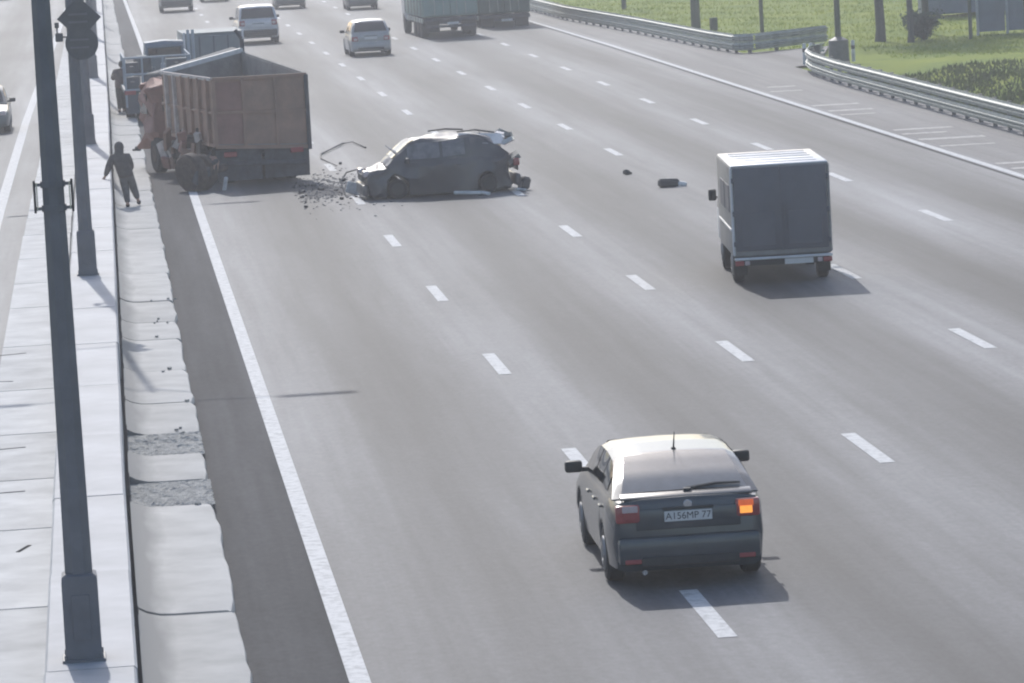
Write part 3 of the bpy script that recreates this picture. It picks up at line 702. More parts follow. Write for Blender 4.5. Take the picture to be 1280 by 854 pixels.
# other cars up the road (lower halves cut by the top of the frame)
HATCH = dict(L=4.2, W=1.74, axles=(.72, 3.35), sill=.2, belt=[(0, .9), (.04, .97), (.3, .98), (2.9, .94), (3.5, .86), (4.0, .74), (4.2, .6)],
             roof=[(.04, .96), (.35, 1.30), (.6, 1.45), (1.4, 1.50), (2.3, 1.46), (2.6, 1.38), (3.3, .92)], panes=[(.7, 1.3), (1.36, 2.0), (2.08, 2.8)], rear_glass=(.08, .5), front_glass=(2.55, 3.2), mirror=(2.8, .98), bumper_paint=True, plate_z=.76)
SUV = dict(L=4.7, W=1.92, axles=(.9, 3.75), sill=.28, wr=.36, belt=[(0, 1.05), (.04, 1.12), (.3, 1.13), (3.2, 1.08), (3.8, 1.04), (4.4, .95), (4.7, .78)],
           roof=[(.03, 1.10), (.30, 1.50), (.5, 1.70), (1.2, 1.78), (2.6, 1.74), (2.9, 1.66), (3.6, 1.08)], panes=[(.65, 1.3), (1.38, 2.2), (2.28, 3.1)], rear_glass=(.07, .42), front_glass=(2.85, 3.5), mirror=(3.1, 1.15), plate_z=.86, lamp_z=.98, lamp_h=.26, hr=.80)
SEDAN2 = dict(SEDAN); SEDAN2['axles'] = (.85, 3.48); SEDAN2['roof'] = [(.45, .99), (.75, 1.22), (1.05, 1.38), (1.4, 1.44), (2.0, 1.455), (2.5, 1.41), (2.75, 1.34), (3.4, .92)]; SEDAN2['rear_glass'] = (.5, 1.1)
car('pale_hatchback', 'pale hatchback with a bright roof and grey tail, in the middle lanes beyond the crash', 'car', (11.32, 183.5, 0), R(1), HATCH, P_PALE, 'cars driving away up the road')
car('silver_suv', 'silver off-roader seen from behind, just beyond the dump truck bed', 'car', (7.42, 203.0, 0), R(1), SUV, P_SILVER, 'cars driving away up the road')
car('grey_suv', 'dark grey car cut by the top edge, nearest the left edge line', 'car', (4.75, 256.5, 0), 0, SUV, P_GREY, 'cars driving away up the road')
car('dark_hatchback', 'dark car cut by the top edge, right of the silver off-roader', 'car', (11.05, 250.5, 0), 0, HATCH, P_DARK, 'cars driving away up the road')
car('dark_sedan', 'dark saloon cut by the top edge, straight above the pale hatchback', 'car', (14.6, 242.0, 0), 0, SEDAN2, P_DARK, 'cars driving away up the road')
car('black_sedan', 'farthest dark car, a sliver at the top edge between two others', 'car', (7.4, 272.5, 0), 0, SEDAN2, P_DARK, 'cars driving away up the road')
car('oncoming_car', 'grey oncoming car cut by the left edge, across the median', 'car', (-3.78, 147.2, 0), math.pi, SEDAN2, P_GREY)
car('red_car', 'dark red car at the top left corner across the median', 'car', (-6.45, 309.0, 0), math.pi, HATCH, P_RED)

# ------------------------------------------------------------------ delivery van (right)
van = empty('delivery_van', (12.14, 79.25, 0), R(-4.0), 'small boxy delivery van with a dark flat rear and bright roof, at right', 'van')
W_, H0, H1, LB = 1.80, .50, 2.17, 3.3
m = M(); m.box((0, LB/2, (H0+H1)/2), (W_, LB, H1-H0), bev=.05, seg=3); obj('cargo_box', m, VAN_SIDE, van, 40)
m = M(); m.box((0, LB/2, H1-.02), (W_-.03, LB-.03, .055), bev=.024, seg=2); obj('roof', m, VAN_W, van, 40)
for k in range(5):
    m = M(); m.box((0, .4+k*.62, H1+.012), (W_*.8, .05, .014), bev=.005); obj('roof_rib', m, VAN_W, van)
for s in (-1, 1):
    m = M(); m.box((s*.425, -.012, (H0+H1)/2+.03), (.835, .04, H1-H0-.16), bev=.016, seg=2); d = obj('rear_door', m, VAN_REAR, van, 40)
    m = M(); m.box((s*.425, -.036, 1.0), (.62, .012, .62), bev=.005); obj('door_recess', m, VAN_REAR, d)
    for z in (.75, 1.3, 1.9): m = M(); m.box((s*.855, -.03, z), (.06, .05, .09), bev=.012); obj('hinge', m, VAN_REAR, d)
    m = M(); m.box((s*.882, .01, (H0+H1)/2), (.045, .06, H1-H0-.06), bev=.015); obj('corner_post', m, VAN_W if s < 0 else VAN_SIDE, van)
    m = M(); m.box((s*(W_/2+.004), 1.6, 1.0), (.03, 3.0, .05), bev=.01); obj('rub_rail', m, VAN_W, van)
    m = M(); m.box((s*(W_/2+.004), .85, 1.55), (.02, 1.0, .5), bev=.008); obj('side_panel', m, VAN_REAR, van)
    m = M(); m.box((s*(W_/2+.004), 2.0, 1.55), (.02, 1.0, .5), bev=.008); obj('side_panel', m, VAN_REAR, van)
    for yw in (.75, 3.3): wheel(van, s*(W_/2-.13), yw, .33, .2, s)
    m = M(); m.box((s*(W_/2+.06), 4.05, 1.35), (.15, .10, .22), bev=.03, seg=2); mi = obj('mirror', m, PLASTIC, van, 40)
    m = M(); m.box((s*(W_/2+.02), 4.07, 1.3), (.12, .04, .04)); obj('mirror_arm', m, PLASTIC, mi)
    m = M(); m.box((s*.80, -.09, .40), (.16, .05, .09), bev=.012); obj('tail_lamp', m, LAMP_RED, van)
    m = M(); m.box((s*.66, -.09, .40), (.09, .05, .08), bev=.012); obj('reversing_lamp', m, LAMP_CLEAR, van)
    m = M(); m.box((s*(W_/2-.14), .28, .30), (.24, .02, .3)); obj('mudflap', m, RUBBER, van)
m = M(); m.box((0, -.015, (H0+H1)/2), (.03, .05, H1-H0-.2)); obj('door_seam', m, VAN_REAR, van)
m = M(); m.box((.06, -.055, 1.22), (.03, .04, .5), bev=.01); obj('lock_bar', m, VAN_REAR, van)
m = M(); m.box((0, -.07, .475), (1.78, .10, .045), bev=.012); bb = obj('rear_bumper', m, VAN_W, van)
m = M(); m.box((0, -.04, .40), (1.70, .06, .11), bev=.01); obj('bumper_bar', m, PLASTIC, bb)
m = M(); m.box((.28, -.078, .395), (.52, .012, .10), bev=.003); obj('licence_plate', m, PLATE, bb)
m = M(); m.box((0, 2.2, .42), (1.2, 3.9, .16)); m.box((0, .75, .33), (1.4, .12, .12)); obj('chassis', m, CHASSIS, van)
secs = []
for y, w2, zt_, zb in ((LB-.02, .86, 1.95, .4), (3.6, .87, 1.92, .4), (3.9, .87, 1.78, .4), (4.35, .86, 1.12, .38), (4.8, .83, .98, .36), (5.0, .78, .8, .34)):
    secs.append([(w2*.9, y, zb), (w2, y, zb+.15), (w2, y, min(1.05, zt_-.06)), (w2*.86, y, zt_-.03), (0, y, zt_), (-w2*.86, y, zt_-.03), (-w2, y, min(1.05, zt_-.06)), (-w2, y, zb+.15), (-w2*.9, y, zb)])
m = M(); m.loft(secs); cb_ = obj('cab', m, VAN_W, van, 35)
m = M(); m.grid([[(-.72, 3.92, 1.80), (.72, 3.92, 1.80)], [(-.76, 4.34, 1.16), (.76, 4.34, 1.16)]]); obj('windscreen', m, GLASS, cb_)
for s in (-1, 1):
    m = M(); m.grid([[(s*.875, 3.45, 1.12), (s*.80, 3.45, 1.78)], [(s*.875, 4.15, 1.12), (s*.80, 3.85, 1.70)]]); obj('side_window', m, GLASS, cb_)

# ------------------------------------------------------------------ wrecked dump truck
dt = empty('dump_truck', (4.06, 113.0, 0), R(13), 'wrecked rusty brown dump truck slewed over the left edge line, bed open', 'truck')
def P3(*v): return Vector(v)
RLb, RLt = P3(-1.24, -.05, 1.02), P3(-1.24, -.05, 2.74); RRb, RRt = P3(1.24, .05, .86), P3(1.24, .05, 2.70)
FRb, FRt = P3(1.24, 6.2, 1.30), P3(1.24, 6.2, 3.17); FLb, FLt = P3(-1.16, 5.5, 1.12), P3(-1.22, 5.35, 2.76)
def mixp(a, b, t): return a+(b-a)*t
bed = empty('bed', (0, 0, 0), 0, None, None); bed.parent = dt
for k in ('label', 'category'): 
    if k in bed: del bed[k]
T = .06
tgo = obj('tailgate', M().wallq(RLb, RRb, RRt, RLt, -T), RUST, bed)
def bilin(a, b, c, d, u, v): return mixp(mixp(a, b, u), mixp(d, c, u), v)
def rib_on(a, b, c, d, u0, v0, u1, v1, off, wd, material, parent, name='rib'):
    p = bilin(a, b, c, d, u0, v0); q = bilin(a, b, c, d, u1, v1); n = (b-a).cross(d-a).normalized()*off
    m = M(); m.tube([p+n, q+n], wd, 4); return obj(name, m, material, parent)
bed_rows = []
o = obj('left_wall', M().wallq(FLb, RLb, RLt, FLt, -T), RUST, bed)
lw = o
rw_ = obj('right_wall', M().wallq(RRb, FRb, mixp(FRb, FRt, .96), RRt, -T), DUST, bed)
obj('front_wall', M().wallq(FRb, FLb, FLt, FRt, -T), DUST, bed)
obj('bed_floor', M().wallq(RLb+P3(0, 0, .05), RRb+P3(0, 0, .05), FRb+P3(0, 0, .05), FLb+P3(0, 0, .05), .06), DUST, bed)
# the tailgate: 3 x 2 plates between ribs
for i, (u0, u1) in enumerate(((.02, .30), (.33, .65), (.68, .97))):
    for j, (v0, v1) in enumerate(((.04, .48), (.53, .95))):
        q = [bilin(RLb, RRb, RRt, RLt, u, v) for u, v in ((u0, v0), (u1, v0), (u1, v1), (u0, v1))]
        obj('tailgate_plate', M().wallq(*q, .014), RUST_RED if i == 0 else RUST, bed)
for u in (.315, .665): rib_on(RLb, RRb, RRt, RLt, u, .02, u, .98, .03, .055, RUST, bed)
rib_on(RLb, RRb, RRt, RLt, .02, .505, .98, .505, .03, .045, RUST, bed)
rib_on(RLb, RRb, RRt, RLt, 0, 1, 1, 1, 0, .06, RUST, bed, 'top_rail')
rib_on(RLb, RRb, RRt, RLt, 0, 0, 1, 0, 0, .07, RUST, bed, 'bottom_rail')
rib_on(RLb, RRb, RRt, RLt, 0, 0, 0, 1.0, .02, .07, RUST, bed, 'corner_post'); rib_on(RLb, RRb, RRt, RLt, 1, -.04, 1, 1.0, .02, .07, CHASSIS, bed, 'corner_post')
for u in (.12, .28, .44, .60, .76, .92):
    rib_on(FLb, RLb, RLt, FLt, u, 0, u, 1, .05, .065, RUST_DUST if u < .4 else RUST, bed)
rib_on(FLb, RLb, RLt, FLt, 0, 1, 1, 1, .02, .055, RUST_DUST, bed, 'top_rail')
rib_on(FLb, RLb, RLt, FLt, 0, .02, 1, .02, .02, .06, RUST, bed, 'bottom_rail')
rib_on(FLb, RLb, RLt, FLt, 0, .5, 1, .5, .03, .04, RUST, bed)
rib_on(RRb, FRb, FRt, RRt, 0, 1, 1, .96, 0, .055, DUST, bed, 'top_rail')
for u in (.2, .4, .6, .8): rib_on(RRb, FRb, FRt, RRt, u, 0, u, .97, .05, .06, RUST, bed)
rib_on(FRb, FLb, FLt, FRt, 0, 1, 1, 1, 0, .085, WHITE_PIECE, bed, 'top_rail')  # front rail coloured white to paint in its sunlit edge
# protective visor bent up over the cab, bright along its edge
m = M(); m.wallq(FRt+P3(0, 0, 0), FLt+P3(-.1, .0, 0), FLt+P3(-.2, .9, -.05), FRt+P3(0, 1.0, .06), .03); obj('visor', m, DUST, bed)
m = M(); m.tube([FRt+P3(.03, .05, -1.0), FRt+P3(.03, .05, .30)], .06, 6); m.tube([FRt+P3(.03, .05, .30), FRt+P3(-.12, .1, .55)], .05, 6); obj('stake', m, CHASSIS, bed)
# chassis, axles, wheels
m = M()
for s in (-1, 1): m.box((s*.42, 4.2, .86), (.10, 8.0, .26), rx=.03)
for yy in (.4, 2.0, 3.6, 5.4, 7.6): m.box((0, yy, .86), (.9, .12, .2))
obj('chassis_frame', m, CHASSIS, dt)
def truck_wheel(par, loc, ax=(1, 0, 0), r=.50, wd=.30):
    m = M(); m.disc((0, 0, 0), ax, r, wd, 24, .05); o = obj('wheel', m, RUBBER, par, 40); o.location = loc
    a = Vector(ax).normalized(); m = M()
    for s in (-1, 1): m.tube([a*s*(wd/2-.03), a*s*(wd/2+.015)], [r*.52, r*.45], 16)
    obj('rim', m, AXLE, o, 40); return o
for yy in (1.15, 2.5):
    m = M(); m.tube([(-.95, yy, .5), (.95, yy, .5)], .11, 8); m.box((0, yy, .52), (.4, .4, .36), bev=.08); obj('axle', m, CHASSIS, dt, 40)
    for x in (.66, 1.0): truck_wheel(dt, (x, yy, .5))
    for x in ((-.66, -1.0) if yy > 2 else (-.62,)): truck_wheel(dt, (x, yy, .5))
for s in (-1, 1): truck_wheel(dt, (s*1.02, 6.9, .5))
m = M(); m.tube([(-.95, 6.9, .5), (.95, 6.9, .5)], .09, 8); obj('axle', m, CHASSIS, dt, 40)
for s in (-1, 1):
    m = M(); m.box((s*.64, .06+.03*s, .52), (1.18, .025, .80), rx=.06*s); obj('mudflap', m, CHASSIS, dt)  # flaps widened into dark sheets to imitate shade under the bed
    m = M(); m.box((s*.88, -.04, .80), (.34, .06, .13), bev=.015); obj('tail_lamp', m, LAMP_RED, dt)
m = M(); m.box((.1, .0, .52), (2.1, .10, .12), ry=.05, bev=.02); obj('underrun_bar', m, CHASSIS, dt)
random.seed(4)
def crumple(v):
    k = max(0, v.y-7.6); s = .16*(1 if v.y > 6 else .4)
    return v+Vector((s*math.sin(v.z*7+v.y*3), -.35*k+s*math.sin(v.x*6+v.z*4), s*.8*math.sin(v.x*5+v.y*6)))
m = M(); m.box((-.1, 7.5, 1.55), (2.2, 1.5, 1.75), bev=.12, seg=2); bmesh.ops.subdivide_edges(m.b, edges=m.b.edges, cuts=3, use_grid_fill=True)
for v in m.b.verts: v.co = crumple(v.co)
cbn = obj('cab', m, RUST_RED, dt, 30, label='crushed brown-red cab pressed to the left')
m = M(); m.box((-.1, 6.74, 1.9), (1.6, .03, .5)); obj('rear_window', m, GLASS, cbn)
for s in (-1, 1): m = M(); m.box((s*1.12-.1, 7.6, 1.85), (.03, .8, .55)); obj('side_window', m, GLASS, cbn)
m = M(); m.box((-1.05, 4.4, .72), (.5, 1.2, .5), bev=.08, seg=2); obj('fuel_tank', m, AXLE, dt, 40)
# torn metal hanging at the left rear of the truck
random.seed(12)
for k in range(26):
    yy = random.uniform(-.1, 5.2); m = M()
    L_ = random.uniform(.25, .9)
    m.box((-1.25-random.uniform(-.05, .28), yy, random.uniform(.25, 1.25)), (random.uniform(.05, .22), random.uniform(.08, .4), L_), random.uniform(0, 3), rx=random.uniform(-.6, .6), ry=random.uniform(-.5, .5), bev=.01)
    obj('torn_metal', m, random.choice((RUST, RUST_RED, AXLE, AXLE, RUST_DUST)), dt)
hose = M(); hose.tube([(-1.2, .3, 1.0), (-1.5, .1, .7), (-1.45, -.1, .3), (-1.7, -.1, .06)], .03, 6); obj('hose', hose, CHASSIS, dt, 40)

# torn-off axle with its wheels, on the road at the truck's left rear corner
ta = empty('torn_axle', (2.45, 111.7, 0), R(25), 'torn-off brown axle and wheel lying over the end of the white edge line', 'wreckage')
for w_ in (truck_wheel(ta, (-.28, .05, .47), (1, .25, .15)), truck_wheel(ta, (.10, .25, .45), (1, .4, -.2), .46)): w_.data.materials[0] = AXLE
m = M(); m.tube([(-.3, 0, .45), (.9, .5, .5)], .10, 8); m.box((.35, .3, .5), (.36, .36, .36), .4, .08); obj('axle', m, AXLE, ta, 40)
for k in range(7):
    m = M(); m.box((random.uniform(-.5, .4), random.uniform(-.4, .3), random.uniform(.1, .8)), (random.uniform(.1, .4), random.uniform(.1, .3), random.uniform(.1, .4)), random.uniform(0, 3), rx=random.uniform(-.8, .8), bev=.02)
    obj('bent_bracket', m, random.choice((AXLE, RUST, CHASSIS)), ta)
m = M(); m.box((.36, -.52, .16), (.10, .08, .36), .3, rx=.3, bev=.02); obj('brake_rod', m, WHITE_PIECE, ta)

# ------------------------------------------------------------------ blue-grey service truck beyond the dump truck
st = empty('service_truck', (1.95, 144.6, 0), R(1), 'blue-grey service truck with a pale tubular frame, stopped against the median gutter', 'truck')
m = M()
for s in (-1, 1): m.box((s*.42, 3.4, .82), (.1, 6.6, .24))
for yy in (.1, 1.8, 3.4, 5.4): m.box((0, yy, .82), (.9, .12, .2))
obj('chassis_frame', m, CHASSIS, st)
for yy in (1.1, 5.2):
    for x in ((-.62, -.96, .62, .96) if yy < 2 else (-.95, .95)): truck_wheel(st, (x, yy, .48), r=.48, wd=.28)
m = M(); m.tube([(-.9, 1.1, .48), (.9, 1.1, .48)], .1, 8); obj('axle', m, CHASSIS, st)
m = M(); m.box((0, 2.2, 1.02), (2.3, 4.5, .12), bev=.02); obj('deck', m, NAVY, st)
for s in (-1, 1):
    m = M(); m.box((s*.80, -.06, .62), (.62, .03, .66), bev=.01); obj('mudflap', m, NAVY, st)
    m = M(); m.box((s*.95, -.09, .98), (.36, .06, .14), bev=.015); obj('tail_lamp', m, LAMP_RED, st)
for (x, z, wd, h) in ((-.86, 1.28, .5, .40), (-.22, 1.30, .62, .46), (.55, 1.30, .7, .46), (-.86, 1.78, .46, .34), (.60, 1.84, .7, .34)):
    m = M(); m.box((x, .18, z), (wd, .4, h), bev=.02); bx_ = obj('locker', m, random.choice((NAVY, BLUEGREY)), st)
    m = M(); m.box((x, -.03, z), (wd-.08, .02, h-.08), bev=.005); obj('locker_door', m, NAVY, bx_)
    m = M(); m.box((x, -.05, z+.05), (.12, .03, .03)); obj('handle', m, CHROME, bx_)
for x in (-1.08, -.52, .16, 1.05):
    m = M(); m.tube([(x, -.08, .5), (x, -.08, 2.1)], .035, 6); obj('frame_upright', m, HOARD_L, st)
for z in (1.06, 1.56, 2.1):
    m = M(); m.tube([(-1.08, -.08, z), (1.05, -.08, z)], .035, 6); obj('frame_rail', m, HOARD_L, st)
for x in (-1.08, 1.05):
    m = M(); m.tube([(x, -.08, 2.1), (x, 4.4, 2.1)], .03, 6); m.tube([(x, 4.4, 2.1), (x, 4.4, 1.1)], .03, 6); m.tube([(x, 2.1, 2.1), (x, 2.1, 1.1)], .03, 6); obj('frame_rail', m, HOARD_L, st)
random.seed(3)
for k in range(14):
    m = M(); m.box((random.uniform(-.95, .9), random.uniform(.6, 4.2), random.uniform(1.2, 1.95)), (random.uniform(.2, .5), random.uniform(.2, .6), random.uniform(.15, .5)), random.uniform(-.2, .2), bev=.015)
    obj('cargo_item', m, random.choice((NAVY, BLUEGREY, HOARD_L, CHASSIS)), st)
secs = []
for y, zt_, w2 in ((4.75, 2.3, .70), (4.85, 2.42, .72), (6.2, 2.42, .72), (6.55, 1.7, .70), (6.7, 1.5, .68)):
    secs.append([(w2, y, .5), (w2, y, 1.5 if zt_ > 1.6 else zt_-.05), (w2*.9, y, zt_-.05), (0, y, zt_), (-w2*.9, y, zt_-.05), (-w2, y, 1.5 if zt_ > 1.6 else zt_-.05), (-w2, y, .5)])
secs = [[(x+.40, y, z) for x, y, z in q] for q in secs]
m = M(); m.loft(secs); cb2 = obj('cab', m, HOARD, st, 35)
m = M(); m.box((.40, 4.735, 1.95), (1.1, .02, .5), bev=.004); obj('rear_window', m, GLASS, cb2)
for x in (1.2, 1.36):
    m = M(); m.tube([(x, 4.5, 1.1), (x, 4.5, 2.75)], .055, 8); obj('exhaust_stack', m, HOARD_L, st, 40)

bt = empty('box_truck', (4.10, 156.0, .22), R(2), 'grey-blue tarpaulin box truck seen above the dump truck bed', 'truck')
m = M(); m.box((0, 2.0, 1.36), (2.1, 4.0, 1.5), bev=.05, seg=2); obj('tarp_box', m, BLUEGREY, bt, 40)
m = M(); m.box((0, -.03, 1.36), (1.94, .05, 1.36), bev=.015); rd = obj('rear_flap', m, BLUEGREY, bt)
for x in (-.5, 0, .5): m = M(); m.box((x, -.062, 1.36), (.05, .02, 1.34)); obj('strap', m, NAVY, rd)
m = M(); m.box((0, 2.0, 2.13), (2.12, 4.02, .04), bev=.01); obj('roof_edge', m, BLUEGREY, bt)
for s in (-1, 1):
    m = M(); m.box((s*1.03, -.04, 1.4), (.07, .07, 1.6), bev=.01); obj('corner_post', m, VAN_W, bt)
    for yy in (1.2, 4.9): truck_wheel(bt, (s*.93, yy, .28), r=.50, wd=.28)
    m = M(); m.box((s*.85, -.02, .62), (.3, .06, .12), bev=.01); obj('tail_lamp', m, LAMP_RED, bt)
m = M(); m.box((0, 2.9, .62), (.9, 5.6, .2)); m.box((0, 0, .5), (1.9, .1, .12)); obj('chassis_frame', m, CHASSIS, bt)
m = M(); m.box((0, 5.0, 1.2), (2.0, 1.6, 1.5), bev=.18, seg=3); c3 = obj('cab', m, P_WHITE, bt, 40)
m = M(); m.box((0, 5.81, 1.5), (1.7, .03, .6)); obj('windscreen', m, GLASS, c3)

# ------------------------------------------------------------------ two lorries at the top
def lorry(loc, rz, wd, ln, h, tarp, label, tail_h):
    t = empty('lorry', loc, rz, label, 'truck', 'lorries driving away up the road')
    m = M(); m.box((0, ln/2, (tail_h+h)/2), (wd, ln, h-tail_h), bev=.06, seg=2); obj('tarp_body', m, tarp, t, 40)
    for s in (-1, 1):
        m = M(); m.box((s*wd*.245, -.02, (tail_h+h)/2), (wd*.47, .05, h-tail_h-.16), bev=.015); d = obj('rear_door', m, tarp, t)
        for x in (.12, .28): m = M(); m.tube([(s*wd*x, -.06, tail_h+.1), (s*wd*x, -.06, h-.2)], .02, 6); obj('lock_rod', m, GALV, d)
        m = M(); m.box((s*wd*.33, -.02, tail_h-.36), (wd*.25, .04, .6)); obj('mudflap', m, RUBBER, t)
        m = M(); m.box((s*wd*.38, -.06, tail_h-.12), (.4, .06, .14), bev=.015); obj('tail_lamp', m, LAMP_RED, t)
        for yy in (1.1, 2.4, 3.7, ln+.6): truck_wheel(t, (s*(wd/2-.17), yy, .5))
        for k in range(6):
            m = M(); m.box((s*(wd/2+.012), .6+k*(ln-1)/5, (tail_h+h)/2), (.03, .06, h-tail_h-.1)); obj('side_strap', m, GALV_POST, t)
        for k in range(7): m = M(); m.box((s*(wd/2-.02), .5+k*.95, tail_h-.16), (.06, .5, .2), bev=.01); obj('side_guard', m, GALV, t)
    m = M(); m.box((0, -.05, tail_h-.12), (wd*.96, .1, .16), bev=.02); obj('rear_beam', m, CHASSIS, t)
    m = M(); m.box((0, -.02, .52), (wd*.9, .1, .12), bev=.02); obj('underrun_bar', m, CHASSIS, t)
    m = M(); m.box((0, ln/2, tail_h-.2), (1.0, ln, .28)); obj('chassis_frame', m, CHASSIS, t)
    m = M(); m.box((.1, -.11, tail_h-.3), (.52, .012, .11)); obj('licence_plate', m, PLATE, t)
    m = M(); m.box((0, ln+.9, 1.75), (wd*.98, 1.7, 2.5), bev=.2, seg=3); c = obj('cab', m, P_WHITE, t, 40)
    m = M(); m.box((0, ln+1.76, 2.1), (wd*.85, .03, .8)); obj('windscreen', m, GLASS, c)
    return t
lorry((15.82, 197.8, 0), R(2), 2.5, 7.5, 3.5, TEAL, 'pale teal covered lorry, left of the pair at the top', .95)
lorry((19.05, 206.5, 0), R(1), 2.45, 8.0, 3.5, TEAL_DK, 'dark green lorry half hidden behind the teal one at the top', .62)

# ------------------------------------------------------------------ debris on the road
random.seed(5)
grit = M()
for k in range(650):
    x = random.gauss(5.6, .7); y = random.gauss(109.8, 3.0)
    if x < 4.6 or x > 7.0: continue
    s_ = random.uniform(.012, .034); grit.box((x, y, s_*.3), (s_*1.6, s_*1.6, s_*.7), random.uniform(0, 3))
tag(obj('spilled_grit', grit, GRAVEL), 'grit and splinters scattered between dump truck and wrecked car', 'debris', None, 'stuff')
stain = M()
def blob(cx, cy, rx, ry, z, seed):
    random.seed(seed); ph = [random.uniform(0, 6.28) for _ in range(4)]
    v = [stain.b.verts.new((cx+rx*(1+.18*math.sin(3*a+ph[0])+.12*math.sin(5*a+ph[1]))*math.cos(a), cy+ry*(1+.2*math.sin(2*a+ph[2])+.1*math.sin(6*a+ph[3]))*math.sin(a), z)) for a in [i*2*math.pi/40 for i in range(40)]]
    stain.b.faces.new(v)
blob(5.35, 109.0, .75, 1.5, .004, 1)
STAIN = mat('spilled_fluid', (0.075, 0.075, 0.082), 0.85, spec=.1, scale=3, vary=0.3)
struct('fluid_stain', stain, STAIN)
def piece(name, loc, parts, label, group=None, cat='debris'):
    t = empty(name, loc, 0, label, cat, group)
    for nm, (c, d, rz, ry), mt in parts:
        m = M(); m.box(c, d, rz, min(d)*.25, ry=ry); obj(nm, m, mt, t)
    return t
piece('bumper_fragment', (13.2, 103.4, 0), [('shell', ((0, 0, .10), (.50, .22, .20), .08, .05), DARK_PIECE), ('torn_end', ((.32, 0, .06), (.22, .2, .10), -.1, .2), WHITE_PIECE)], 'dark bumper fragment with a white end, alone on the right lanes')
piece('black_fragment', (12.78, 108.2, 0), [('shell', ((0, 0, .06), (.16, .14, .12), .5, .3), DARK_PIECE), ('clip', ((.1, .02, .03), (.08, .05, .05), .2, 0), DARK_PIECE)], 'tiny black fragment left of the bumper fragment')
piece('wheel_wreck', (9.98, 105.3, 0), [('hub', ((0, 0, .17), (.24, .22, .30), .4, .3), DARK_PIECE), ('cover', ((-.1, -.1, .12), (.2, .08, .2), .9, .4), DARK_PIECE), ('splinter', ((-.12, -.25, .04), (.26, .10, .05), -.6, .1), WHITE_PIECE)], 'dark mangled lump lying right behind the wrecked car')
piece('white_trim', (8.52, 104.35, 0), [('strip', ((0, 0, .09), (.66, .14, .08), .06, .06), WHITE_PIECE), ('end_piece', ((.42, -.05, .06), (.22, .12, .07), -.5, .2), WHITE_PIECE), ('mount', ((.3, .05, .05), (.12, .1, .08), 0, 0), DARK_PIECE)], 'long white trim strip lying in front of the wrecked car')
piece('fallen_glove', (1.0, 127.6, .13), [('shell', ((0, 0, .06), (.18, .14, .12), .5, .2), DARK_PIECE), ('flap', ((-.1, .02, .03), (.12, .1, .05), .9, 0), DARK_PIECE)], 'small dark lump on the pale gutter beyond the leaning person')
piece('brown_fragment', (1.45, 121.6, 0), [('shell', ((0, 0, .05), (.18, .16, .10), .9, .2), AXLE), ('flap', ((.08, .02, .03), (.12, .1, .05), .3, .2), AXLE)], 'small brown lump on the shoulder asphalt left of the truck')
m = M(); m.tube([(6.15, 117.5, .03), (5.9, 120.8, .03), (5.98, 122.5, .04), (6.35, 124.2, .05), (6.8, 126.4, .05), (7.15, 127.0, .04), (7.35, 124.4, .03)], [.012, .02, .03, .022, .03, .018, .026], 6)
tag(obj('torn_cable', m, DARK_PIECE), 'thin dark torn cable looping over the road right of the truck', 'debris')
m = M(); m.tube([(5.75, 106.6, .02), (5.68, 107.2, .34), (5.85, 107.6, .52), (6.2, 107.6, .60), (6.5, 107.3, .55)], [.015, .018, .02, .018, .012], 6)
tag(obj('bent_trim', m, DARK_PIECE), 'dark bent trim arching from the nose of the wrecked car to the road', 'debris')
piece('crumpled_sheet', (5.98, 107.3, 0), [('sheet', ((0, 0, .15), (.34, .05, .28), .3, .3), WHITE_PIECE), ('fold', ((.14, -.04, .06), (.16, .05, .14), .8, .1), WHITE_PIECE)], 'crumpled white panel under the bent trim by the car nose')
random.seed(9)
pf = None
for k in range(26):
    x = random.uniform(4.6, 7.0); y = random.gauss(108.6, 2.4) if k < 18 else random.uniform(106, 119)
    if pf is None:
        pf = empty('wreck_fragment', (x, y, 0), 0, 'small dark fragment among the scatter between truck and car', 'debris', 'fragments scattered between truck and car')
        m = M(); m.box((0, 0, .05), (.18, .11, .09), .3, .015, ry=.3); obj('shell', m, DARK_PIECE, pf); m = M(); m.box((.08, .03, .04), (.09, .06, .12), 1.0, .01, rx=.4); obj('tab', m, DARK_PIECE, pf); q = pf
    else: q = copy_tree(pf)
    q.location = (x, y, 0); q.rotation_euler = (0, 0, random.uniform(0, 6.28)); s_ = random.uniform(.25, .8); q.scale = (s_, s_, s_)

# ------------------------------------------------------------------ people
def skin_mesh(name, chains, material, parent, sub=1, root=0):
    """chains: list of [(x,y,z,r),...]; vertices with equal positions are shared"""
    vs, es, rs = [], [], []; idx = {}
    for ch in chains:
        last = None
        for (x, y, z, r) in ch:
            k = (round(x, 4), round(y, 4), round(z, 4))
            if k not in idx: idx[k] = len(vs); vs.append((x, y, z)); rs.append(r)
            if last is not None: es.append((last, idx[k]))
            last = idx[k]
    me = bpy.data.meshes.new(name); me.from_pydata(vs, es, []); o = bpy.data.objects.new(name, me); col.objects.link(o)
    md = o.modifiers.new('s', 'SKIN'); md.use_smooth_shade = True
    for i, sv in enumerate(me.skin_vertices[0].data): sv.radius = (rs[i], rs[i]) if not isinstance(rs[i], tuple) else rs[i]; sv.use_root = (i == root)
    s2 = o.modifiers.new('u', 'SUBSURF'); s2.levels = sub; s2.render_levels = sub
    dg = bpy.context.evaluated_depsgraph_get(); dg.update(); nm = bpy.data.meshes.new_from_object(o.evaluated_get(dg)); bpy.data.objects.remove(o)
    nm.name = name; nm.materials.clear(); nm.materials.append(material)
    q = bpy.data.objects.new(name, nm); col.objects.link(q); q.parent = parent; return q
